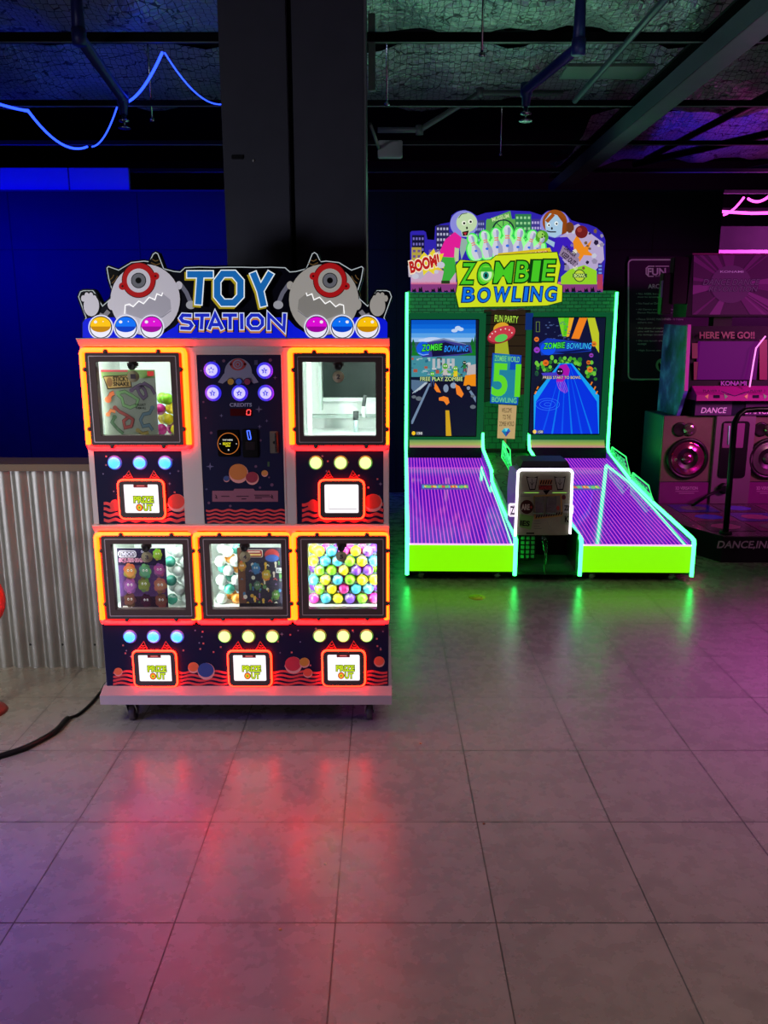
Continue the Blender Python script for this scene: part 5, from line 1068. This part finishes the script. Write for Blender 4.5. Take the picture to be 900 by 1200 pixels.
for x in (305, 415):
    b = MB(); p0, p1 = kf(x-38, 385), kf(x+40, 538); b.box(p0.x, p0.x+.006, -.022, 0, p1.z, p0.z, PLASTIC_CLEAR, .001); b.box(p1.x-.006, p1.x, -.022, 0, p1.z, p0.z, PLASTIC_CLEAR, .001); b.box(p0.x, p1.x, -.022, -.018, p1.z, p0.z, PLASTIC_CLEAR, .001); b.box(p0.x, p1.x, -.02, 0, p1.z, p1.z+.005, P(150, 200, 160, .3)); b.build('clear_pocket', fp)
for x0_, x1_, y0_, y1_ in ((48, 112, 455, 565), (585, 612, 462, 548)):
    b = MB(); p0, p1 = kf(x0_, y0_), kf(x1_, y1_); b.box(p0.x, p1.x, -.012, .03, p1.z, p0.z, L3('badge_white', (1.2, 1.0, 1.25)), .006); o = b.build('side_badge', ko)
    if x1_ < 200: a = MB(lambda x, y: kf(x, y)+Vector((0, -.0105, 0)), lift=.0006); a.text('Z', 62, 475, 92, 540, E(50, 30, 60, 1), 1, .03); a.stroke([(60, 470), (96, 466), (94, 545), (58, 550)], 4, E(70, 50, 80, 1), 1, True); a.build('badge_letter', o)
# open bottom of the kiosk
b = MB(); GB = P(20, 70, 40, .4); b.box(.712, .722, .03, .36, .05, kz0, GB); b.box(1.098, 1.108, .03, .36, .05, kz0, GB); b.box(.72, 1.10, .34, .36, .05, kz0, BLACK); b.prism([(.02, .06), (.34, .09), (.34, .07), (.02, .045)], .712, 1.108, P(30, 130, 70, .35), 'x'); b.box(.712, 1.108, .0, .02, .05, .062, GB)
b.prism([(.715, .062), (1.10, .062), (1.10, .145), (1.03, .145), (1.02, .115), (.715, .115)], .018, .022, PLASTIC_CLEAR); b.build('ball_tray', ko)
b = MB(); b.box(.73, .84, .05, .07, .135, .305, P(12, 30, 18, .4), .003)
for i in range(3):
    for j in range(5): b.box(.741+i*.033, .763+i*.033, .042, .052, .148+j*.031, .17+j*.031, P(40, 150, 80, .4), .002)
b.build('keypad_grille', ko)
b = MB(); b.tube([(.870, .0, .31), (.885, -.01, .27), (.893, -.012, .2), (.892, -.012, .13), (.895, -.012, .06)], [.012, .02, .010, .009, .004], glassmat('green_plastic', (.3, .9, .45), 2.0), 10); b.tube([(.885, 0, .12), (.895, -.01, .055)], .004, P(90, 220, 130, .3)); b.build('plastic_strip', ko)

# ================================================================== DANCE MACHINE
DL = (2.1, 5.5, 0)
dan = thing('dance_arcade_machine', 'dark dance arcade machine lit magenta at the right edge, with speakers, platform and handrail', 'arcade machine', DL)
def df(u, v, y): return Vector(hit(DL, 0, u, v, 'y', y))
MAG = P(120, 30, 80, .4, .2); DKM = P(34, 20, 34, .4, .1)
# platform
pf = [(.00, 1.15), (.0, .62), (.28, .02), (1.75, .0), (2.4, .0), (2.4, 1.15)]
b = MB(); b.prism(pf, 0, .185, DKM, 'z'); b.prism(pf, .185, .192, P(90, 60, 84, .25, .5), 'z'); pl = b.build('stage', dan)
a = MB(lambda p, q: (p, q, .193), nrm=(0, 0, 1), lift=.001)
for i in range(5):
    for j in range(3):
        x, y = .25+i*.36, .16+j*.32; m = [P(60, 50, 60, .25, .4), P(110, 40, 90, .25, .4), P(30, 40, 150, .25, .3)][(i+j) % 3]
        a.poly([(x, y), (x+.33, y), (x+.33, y+.29), (x, y+.29)], m, 1); a.ell(x+.165, y+.145, .11, .09, [P(150, 60, 110, .25), P(90, 80, 90, .25), P(40, 50, 200, .25)][(i+2*j) % 3], 2, 8)
a.build('step_panels', pl)
a = MB(lambda u, v: df(u, v, .012 - .0145*0 + 0.0), lift=.001)
f0 = lambda u, v: df(u, v, -.001)
a = MB(f0, lift=.001); a.text('DANCE,INFERNO', 841, 634, 938, 643.5, P(170, 120, 160, .4), 1, .02, .25); a.build('stage_lettering', pl)
YD = 1.15
# speaker boxes
def speaker(u0, u1, cu, bright, name='speaker_box'):
    p0, p1 = df(u0, 487.5, YD), df(u1, 586, YD); zm = df(u0, 564.5, YD).z; zbm = .19
    b = MB(); b.box(p0.x, p1.x, YD+.0, YD+.5, zbm, p0.z, P(30, 34, 70, .35, 0, .5), .006); b.box(p0.x, p1.x, YD-.006, YD+.01, zm, p0.z, P(112, 94, 82, .35, .3, .2), .004); b.box(p0.x, p1.x, YD-.012, YD+.01, zbm, zm-.004, P(110, 30, 100, .35, 0, .2), .004)
    o = b.build(name, dan); c_ = df(cu, 537, YD); t_ = df(cu-4, 503, YD)
    w = MB(); w.lathe((c_.x, YD-.006, c_.z), (0, -1, 0), [(.172, 0), (.172, .02), (.150, .03), (.146, .016)], P(34, 26, 30, .35, .5), 32); ring = w.build('woofer_ring', o)
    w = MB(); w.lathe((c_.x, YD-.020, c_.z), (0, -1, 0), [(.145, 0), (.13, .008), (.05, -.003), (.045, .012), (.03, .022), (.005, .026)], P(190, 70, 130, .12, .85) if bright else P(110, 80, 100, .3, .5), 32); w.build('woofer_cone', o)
    w = MB(); w.lathe((t_.x-.03, YD-.006, t_.z), (0, -1, 0), [(.06, 0), (.06, .008), (.045, .008), (.02, .002)], P(30, 26, 26, .3), 24); w.lathe((t_.x+.05, YD-.006, t_.z), (0, -1, 0), [(.055, 0), (.055, .01), (.03, .02), (.005, .024)], P(150, 130, 120, .15, .8), 24); w.build('tweeter', o)
    a = MB(lambda u, v: df(u, v, YD-.0125), lift=.001); a.text('3D VERSATION', cu-13, 570.2, cu+13, 573.8, P(190, 130, 180, .4), 1, .01); a.rect(cu-13, 575.4, cu+14, 576, P(170, 110, 160, .4), 1); a.rect(cu-9, 577.4, cu+9, 578.6, P(150, 90, 140, .4), 1); a.build('speaker_label', o)
    return o
sp = speaker(778, 833, 804.5, True); speaker(874, 929, 899.5, False)
a = MB(lambda p, q: (df(778, 530, YD).x-.001, YD+p, q), nrm=(-1, 0, 0), lift=.001); a.text('DANCE', .48, .56, .03, .48, P(30, 120, 130, .4), 1, .02, .2); a.poly([(.42, .62), (.1, .62), (.26, .78)], P(14, 16, 24, .4), 1); a.build('side_print', sp)
# centre column
p0, p1 = df(838, 487, YD), df(875, 587, YD)
b = MB(); b.box(p0.x, p1.x, YD-.03, YD+.45, .19, p0.z+.02, P(120, 92, 112, .4, .4), .006); cc = b.build('centre_column', dan)
i0, i1 = df(846.8, 493.5, YD-.03), df(872.3, 560, YD-.03); b = MB(); b.prism(rr(i0.x, i1.z, i1.x, i0.z, .03), YD-.038, YD-.029, BLACK); ins = b.build('coin_panel', cc)
j0, j1 = df(848, 496, YD-.04), df(870.5, 525, YD-.04); b = MB(); b.box(j0.x, (j0.x+j1.x)/2-.004, YD-.044, YD-.036, j1.z, j0.z, P(110, 60, 100, .35), .008); b.box((j0.x+j1.x)/2+.012, j1.x, YD-.044, YD-.036, j1.z, j0.z, P(120, 60, 110, .35), .008); b.tube([(j0.x+.045, YD-.046, j0.z-.02), (j0.x+.05, YD-.046, j1.z+.03)], .006, P(170, 230, 220, .2)); b.build('card_slots', ins)
b = MB(); q = df(847, 572, YD-.03); b.lathe((q.x, YD-.03, q.z), (0, -1, 0), [(.045, 0), (.045, .03), (.02, .03)], BLACK, 16); b.tube([(q.x, YD-.05, q.z), (q.x-.15, YD-.1, q.z-.05), (q.x-.28, YD-.12, .195)], .012, BLACK, 8); b.build('plug_cable', cc)
# dance panel and console
p0, p1 = df(814.5, 470, YD-.05), df(857, 487.5, YD-.05); b = MB(); b.box(p0.x, df(960, 480, YD).x, YD-.04, YD+.5, p1.z, p0.z, P(22, 26, 44, .4), .005); bx = b.build('console_base', dan)
b = MB(); b.box(p0.x+.005, p1.x, YD-.048, YD-.04, p1.z+.004, p0.z-.004, P(80, 34, 90, .35), .003); b.box(p1.x+.11, df(940, 480, YD).x, YD-.048, YD-.04, p1.z+.004, p0.z-.004, P(80, 34, 90, .35), .003); b.build('name_plate', bx)
a = MB(lambda u, v: df(u, v, YD-.049), lift=.001); 
for off, m, l in ((.04, P(40, 130, 130, .4), 1), (0.01, P(235, 215, 235, .4), 2)): a.text('DANCE', 822, 477.6, 851, 484, m, l, off, .25)
a.text('DANCE', 873, 478.2, 903, 485, P(235, 215, 235, .4), 2, .01, .25); a.build('plate_lettering', bx)
c0 = df(815, 469.5, YD-.12); c1 = df(960, 456, YD-.05); 
b = MB(); b.prism([(YD-.14, c0.z), (YD-.14, c0.z+.045), (YD-.02, c0.z+.11), (YD+.1, c0.z+.11), (YD+.1, c0.z)], c0.x, c1.x, P(165, 40, 130, .35, .1), 'x'); co = b.build('control_deck', dan)
a = MB(lambda u, v: df(u, v, YD-.141), lift=.001)
for cu in (840, 886):
    a.poly([(cu-14, 464.5), (cu-9.5, 461.5), (cu-10.5, 467.5)], P(220, 190, 120, .4), 1); a.poly([(cu+13, 464.5), (cu+8.5, 461.5), (cu+9.5, 467.5)], P(120, 200, 120, .4), 1); a.rect(cu-4, 463, cu+3.5, 466.5, P(20, 12, 40, .4), 1)
a.stroke([(845, 458.5), (856, 462.5), (861, 464), (866, 462.5), (878, 458.5)], 1, P(60, 20, 80, .4), 1); a.text('PLAYER 1', 824, 456.8, 843, 459.4, P(60, 20, 60, .4), 1, .02); a.text('PLAYER 2', 879, 456.8, 897, 459.4, P(60, 20, 60, .4), 1, .02); a.build('deck_print', co)
# monitor hood
NEB, N_, L_, p_ = newmat('nebula_print'); tc_ = N_.new('ShaderNodeTexCoord'); n_ = N_.new('ShaderNodeTexNoise'); n_.inputs['Scale'].default_value = 5; n_.inputs['Detail'].default_value = 8; L_.new(tc_.outputs['Object'], n_.inputs[0])
r_ = N_.new('ShaderNodeValToRGB'); r_.color_ramp.elements[0].position = .38; r_.color_ramp.elements[0].color = (.02, .01, .12, 1); r_.color_ramp.elements[1].position = .68; r_.color_ramp.elements[1].color = (.25, .35, .9, 1); e_ = r_.color_ramp.elements.new(.52); e_.color = (.10, .05, .45, 1)
L_.new(n_.outputs['Fac'], r_.inputs[0]); L_.new(r_.outputs[0], p_.inputs['Base Color']); p_.inputs['Roughness'].default_value = .35
h0 = df(805.5, 382, YD+.0); h1 = df(818, 457, YD+0)
b = MB(); xL, xR = h0.x+.01, df(960, 400, YD).x
b.prism([(YD-.02, h1.z-.01), (YD+.02, h0.z), (YD+.55, h0.z), (YD+.55, h1.z-.3), (YD+.3, h1.z-.3), (YD+.05, h1.z-.02)], xL, xR, P(14, 6, 16, .5, .1, .3), 'x'); mo = b.build('monitor_hood', dan)
b = MB(); b.prism([(YD-.10, h1.z+.0), (YD-.06, h0.z+.0), (YD+.5, h0.z+.02), (YD+.52, h1.z-.32), (YD+.1, h1.z-.32)], xL-.03, xL-.001, NEB, 'x'); b.prism([(YD-.115, h1.z), (YD-.075, h0.z+.01), (YD-.05, h0.z+.01), (YD-.09, h1.z)], xL-.035, xL-.008, P(190, 60, 170, .3, .1), 'x'); b.build('side_wing', mo)
s0, s1 = df(820, 400, YD-.03), df(886, 445, YD-.03); b = MB(); b.box(s0.x, s1.x, YD-.034, YD+.01, s1.z, s0.z, E(92, 4, 98, .75, .05), .003); b.build('screen', mo)
a = MB(lambda u, v: df(u, v, YD-.03), lift=.001); a.text('HERE WE GO!!', 820, 389, 884, 396.5, P(120, 40, 70, .4), 1, .03); a.text('KONAMI', 845, 446.7, 874.5, 451.6, P(150, 90, 170, .4), 1, .03)
a.rect(811, 402, 817.5, 420, P(110, 30, 60, .4), 1); a.rect(813, 424, 819.5, 445, P(110, 30, 60, .4), 1); a.rect(890, 398, 899, 445, P(120, 20, 60, .4), 1); a.build('bezel_print', mo)
t = MB(); t.tube([df(897, 394, YD-.07), df(886, 408, YD-.08), df(883, 425, YD-.08), df(878.5, 453.5, YD-.10)], .006, L3('led_pink_soft', (1.5, .35, 1.1)), 8); t.build('light_wire', mo)
# marquee box
m0, m1 = df(811.5, 297.5, YD), df(960, 371, YD)
b = MB(); b.prism([(YD+.0, m0.z), (YD+.04, m1.z), (YD+.34, m1.z), (YD+.34, m0.z)], m0.x, m1.x, P(30, 18, 34, .4), 'x'); b.box(m0.x+.25, m0.x+.4, YD+.1, YD+.2, h0.z, m1.z, BLACK); b.box(m0.x+.8, m0.x+.9, YD+.1, YD+.2, h0.z, m1.z, BLACK); me_ = b.build('marquee', dan)
mg = lambda u, v: Vector((df(u, v, YD).x, YD-.002+.04*(m0.z-df(u, v, YD).z)/(m0.z-m1.z), df(u, v, YD).z))
a = MB(mg, lift=.0003); a.rect(813, 299, 930, 368.5, E(58, 12, 54, .8, .25), 1)
rdm = random.Random(12)
for i in range(30):
    t0 = rdm.uniform(0, 2*PI); t1 = t0+rdm.uniform(.04, .2); R_ = 75
    def cl(p): return (max(813, min(929, p[0])), max(299, min(368.5, p[1])))
    a.poly([(857, 333), cl((857+R_*math.cos(t0), 333+R_*math.sin(t0))), cl((857+R_*math.cos(t1), 333+R_*math.sin(t1)))], E(*((80, 16, 74) if i % 3 else (98, 24, 90)), .8, .25), 2+i)
a.ell(857, 333, 24, 22, E(74, 22, 72, .8, .25), 34, 32)
for off, m, l in ((.06, E(40, 10, 50, .6), 36), (.01, E(96, 44, 96, .6), 37)): a.text('DANCE DANCE', 825, 327, 890, 334, m, l, off, .25); a.text('REVOLUTION', 832, 335.5, 888, 341.5, m, l, off, .25)
a.text('KONAMI', 844, 317.2, 871, 319.6, E(170, 90, 170, .7), 37, .01); a.build('marquee_picture', me_)
t = MB(); t.box(m0.x, m1.x, YD-.006, YD+.002, m0.z-.006, m0.z+.004, P(150, 60, 110, .4)); t.build('marquee_trim', me_)
b = MB(); b.box(m0.x-.13, m0.x-.01, YD+.02, YD+.12, m1.z+.1, m0.z-.02, BLACK, .006); b.box(m0.x-.20, m0.x-.12, YD+.04, YD+.14, m1.z+.02, m0.z-.14, BLACK, .006); b.box(m0.x-.215, m0.x-.20, YD+.04, YD+.06, m1.z+.15, m1.z+.28, P(30, 90, 80, .4)); b.build('camera_bracket', me_)
# handrail
h = MB(); a0, a1 = df(850, 627, .1), df(862.5, 496, .12)
h.tube([(a0.x, .1, .19), (a1.x-.01, .12, a1.z), (a1.x+.02, .14, a1.z+.055), (a1.x+.07, .16, a1.z+.085), (a1.x+.16, .18, a1.z+.09), (a1.x+.9, .2, a1.z+.09)], .02, P(14, 14, 16, .3), 12); h.lathe((a0.x, .1, .19), (0, 0, 1), [(.045, 0), (.04, .02)], BLACK, 16); h.build('handrail', dan)

# ================================================================== LOOSE THINGS
# rules poster
px0, px1 = hit((0, 0, 0), 0, 735, 330, 'y', 8.09).x, hit((0, 0, 0), 0, 838, 330, 'y', 8.09).x; pz1, pz0 = hit((0, 0, 0), 0, 780, 301, 'y', 8.09).z, hit((0, 0, 0), 0, 780, 447, 'y', 8.09).z
po = MB().box(px0, px1, 8.075, 8.095, pz0, pz1, P(66, 34, 74, .4), .002).build('rules_poster'); tag(po, 'purple arcade rules poster with a rounded white border on the back wall', 'poster')
f6 = lambda x, y: Vector(hit((0, 0, 0), 0, 720+x/5, 280+y/5, 'y', 8.074)); a = MB(f6, lift=.001); LT = P(235, 228, 245, .5)
a.stroke(rr(82, 122, 560, 822, 24), 8, LT, 1, True); a.text('FUN', 195, 172, 300, 212, LT, 1, .03); a.stroke([(235, 160), (200, 160), (186, 172), (186, 205), (200, 219), (230, 219)], 6, LT, 1); a.stroke([(240, 160), (320, 160)], 5, LT, 1); a.text('ENTERTAINMENT', 240, 214, 340, 222, LT, 1)
a.text('ARCADE RULES', 198, 265, 430, 290, LT, 1, .02)
for y, ls in ((316, ('ALL AGES, but under 12', 'must be accompanied')), (372, ('No Food or Drink in',)), (408, ('All Games are FREE to play', 'Dance Machine and Punch Bag')), (464, ('Please SHARE MACHINES - it means', 'others too')), (518, ('Any abuse of machines and or', 'you will be asked to leave', 'any damage caused')), (592, ('Do not touch electrical points', 'outage')), (648, ('High Scores are left to be beaten',))):
    for i, t_ in enumerate(ls): a.text(('• ' if i == 0 else '')+t_, 128+(i > 0)*8, y+i*19, 128+(i > 0)*8+len(t_)*8.6, y+i*19+12, LT, 1)
a.ell(280, 740, 38, 40, P(170, 200, 180, .5), 1, 28); a.poly([(255, 735), (262, 720), (270, 733), (285, 730), (300, 715), (305, 740), (300, 765), (262, 768)], P(20, 20, 26, .5), 2); a.build('poster_print', po)
# floor sticker
q = hit((0, 0, 0), 0, 559, 700, 'z', 0); b = MB(); b.lathe((q.x, q.y, .0), (0, 0, 1), [(.052, .0002), (.052, .0014)], P(230, 255, 50, .6), 28); st = tag(b.build('floor_sticker'), 'small round yellow-green sticker on the floor in front of the left lane', 'sticker')
a = MB(lambda p, w: (q.x+p, q.y+w, .0015), nrm=(0, 0, 1), lift=.0003); a.stroke([(.028*math.cos(t*PI/8), .028*math.sin(t*PI/8)) for t in range(16)], .005, P(110, 130, 30, .4), 1, True); a.stroke([(-.02, -.02), (.02, .02)], .005, P(110, 130, 30, .4), 1); a.build('sticker_print', st)
# black cable
pts = [(-40, 897), (0, 886), (28, 877), (50, 866), (66, 856), (76, 845), (82, 840), (92, 836), (106, 824), (118, 810), (132, 796)]
ws = [Vector(hit((0, 0, 0), 0, u, v, 'z', .011)) for u, v in pts]; ws.append(Vector((-1.05, 3.5, .011)))
sm = []
for i in range(len(ws)-1):
    p0, p1, p2, p3 = ws[max(i-1, 0)], ws[i], ws[i+1], ws[min(i+2, len(ws)-1)]
    for k in range(5):
        t = k/5; sm.append(.5*((2*p1)+(p2-p0)*t+(2*p0-5*p1+4*p2-p3)*t*t+(3*p1-p0-3*p2+p3)*t**3))
b = MB(); k = int(len(sm)*.52); b.tube(sm[:k+1], .0115, P(14, 14, 16, .35), 10); b.tube([p-Vector((0, 0, .004)) for p in sm[k:]], .0065, P(12, 12, 14, .4), 8); tag(b.build('power_cable'), 'black power cable snaking over the floor behind the toy vending machine', 'cable')
# red ring shaped stool at the picture's left edge
sx_, sz_, sy_ = hit((0, 0, 0), 0, -32, 702, 'y', 3.2).x, hit((0, 0, 0), 0, -22, 702, 'y', 3.2).z, 3.2
r = thing('ring_seat', 'red glossy ring whose edge shows at the far left in front of the corrugated wall', 'ring', (sx_, sy_, 0))
b = MB(); b.tube([(  .118*math.cos(t*PI/18), 0, sz_+.118*math.sin(t*PI/18)) for t in range(36)], .018, P(225, 40, 30, .2, 0, 0, .5), 12, True); b.build('ring', r)
b = MB(); b.tube([(0, .0, 0), (0, .0, sz_-.115)], .014, P(140, 30, 26, .4)); b.lathe((0, 0, 0), (0, 0, 1), [(.09, 0), (.08, .015), (.03, .03)], P(140, 30, 26, .4)); b.build('stand', r)
# debris crumbs on the floor
for u, v, c in ((328, 1089, (190, 130, 70)), (381, 1012, (210, 200, 150)), (567, 965, (120, 60, 20)), (493, 871, (200, 120, 60))):
    q = hit((0, 0, 0), 0, u, v, 'z', .002); b = MB(); b.lathe((q.x, q.y, 0), (0, 0, 1), [(.004, 0), (.005, .002), (.001, .004)], P(*c, .6), 7)
    tag(b.build('crumb'), 'tiny light crumb on the floor tiles, '+{328: 'nearest the camera', 381: 'the middle one', 567: 'right of the middle tile seam', 493: 'just past the toy machine'}[u], 'crumb')

# ================================================================== LIGHTS
def area(name, loc, tgt, sx_, sy_, col, pw, spread=PI):
    l = bpy.data.lights.new(name, 'AREA'); l.shape = 'RECTANGLE'; l.size = sx_; l.size_y = sy_; l.color = col; l.energy = pw; l.spread = spread
    o = bpy.data.objects.new(name, l); COL.objects.link(o); o.location = loc; d = Vector(tgt)-Vector(loc); o.rotation_euler = d.to_track_quat('-Z', 'Y').to_euler(); return o
area('room_light', (.2, .7, 2.9), (.2, 1.2, 0), 3.0, 1.0, (1, .68, .70), 11, math.radians(110))
area('low_fill_light', (-4.2, -1.0, .6), (-.8, 3.6, .9), .8, .8, (.85, .88, 1), 9, math.radians(60))
area('blue_light', (-4.2, 6.2, 2.6), (-3.4, 8.1, 1.6), 1.6, .6, (.0, .0, 1), 80, math.radians(110))
area('blue_light', (-2.0, 6.4, 2.9), (-2.0, 8.1, 1.7), 1.6, .2, (.0, .0, 1), 26, math.radians(100))
area('blue_light', (-2.6, 1.4, 1.4), (-1.45, 1.95, 0), .3, .3, (.12, .04, 1), 9, math.radians(60))
area('blue_light', (3.3, 8.8, 2.9), (3.6, 9.2, 3.6), 1, .5, (.02, .02, 1), 5)
area('magenta_light', (5.2, 4.2, 2.3), (3.0, 6.6, 1.1), .6, .9, (1, .06, .75), 13, math.radians(50))
area('magenta_light', (5.4, 8.6, 3.0), (5.0, 9.6, 2.5), 2.5, .3, (1, .1, .85), 60, math.radians(110))
area('magenta_light', (4.0, 3.5, 2.0), (2.35, 3.3, 0), .4, .4, (.95, .04, 1), 17, math.radians(60))
area('soft_grey_light', (1.6, 2.6, 2.9), (1.2, 2.9, 0), 1.2, .8, (1, .95, .84), 9, math.radians(100))
area('green_fill_light', (.9, 6.6, 2.7), (.9, 5.5, 3.6), 1.6, .2, (.25, 1, .6), 1.8)  # added uplight that tints the ceiling green, no lamp stands there
area('green_fill_light', (1.6, 4.2, 2.5), (1.6, 5.2, 3.6), 1.2, .3, (.3, 1, .65), 1.0)  # second green fill added for the ceiling
area('grey_light', (-2.2, 1.3, 2.6), (-2.0, 3.5, .2), .7, .7, (.95, 1, .82), 12, math.radians(80))
area('warm_light', (3.6, 4.8, 1.8), (2.6, 6.6, .7), .3, .3, (1, .8, .55), 1.5, math.radians(70))
w = bpy.data.worlds.new('world'); scn.world = w; w.use_nodes = True
w.node_tree.nodes['Background'].inputs[0].default_value = (.25, .28, .5, 1); w.node_tree.nodes['Background'].inputs[1].default_value = .02
vs_ = scn.view_settings; vs_.view_transform = 'Standard'; vs_.look = 'None'; vs_.exposure = 0; vs_.gamma = 1; vs_.use_curve_mapping = False
scn.cycles.max_bounces = 8; scn.cycles.transparent_max_bounces = 16; scn.cycles.sample_clamp_indirect = 12
scn.cycles.use_denoising = True
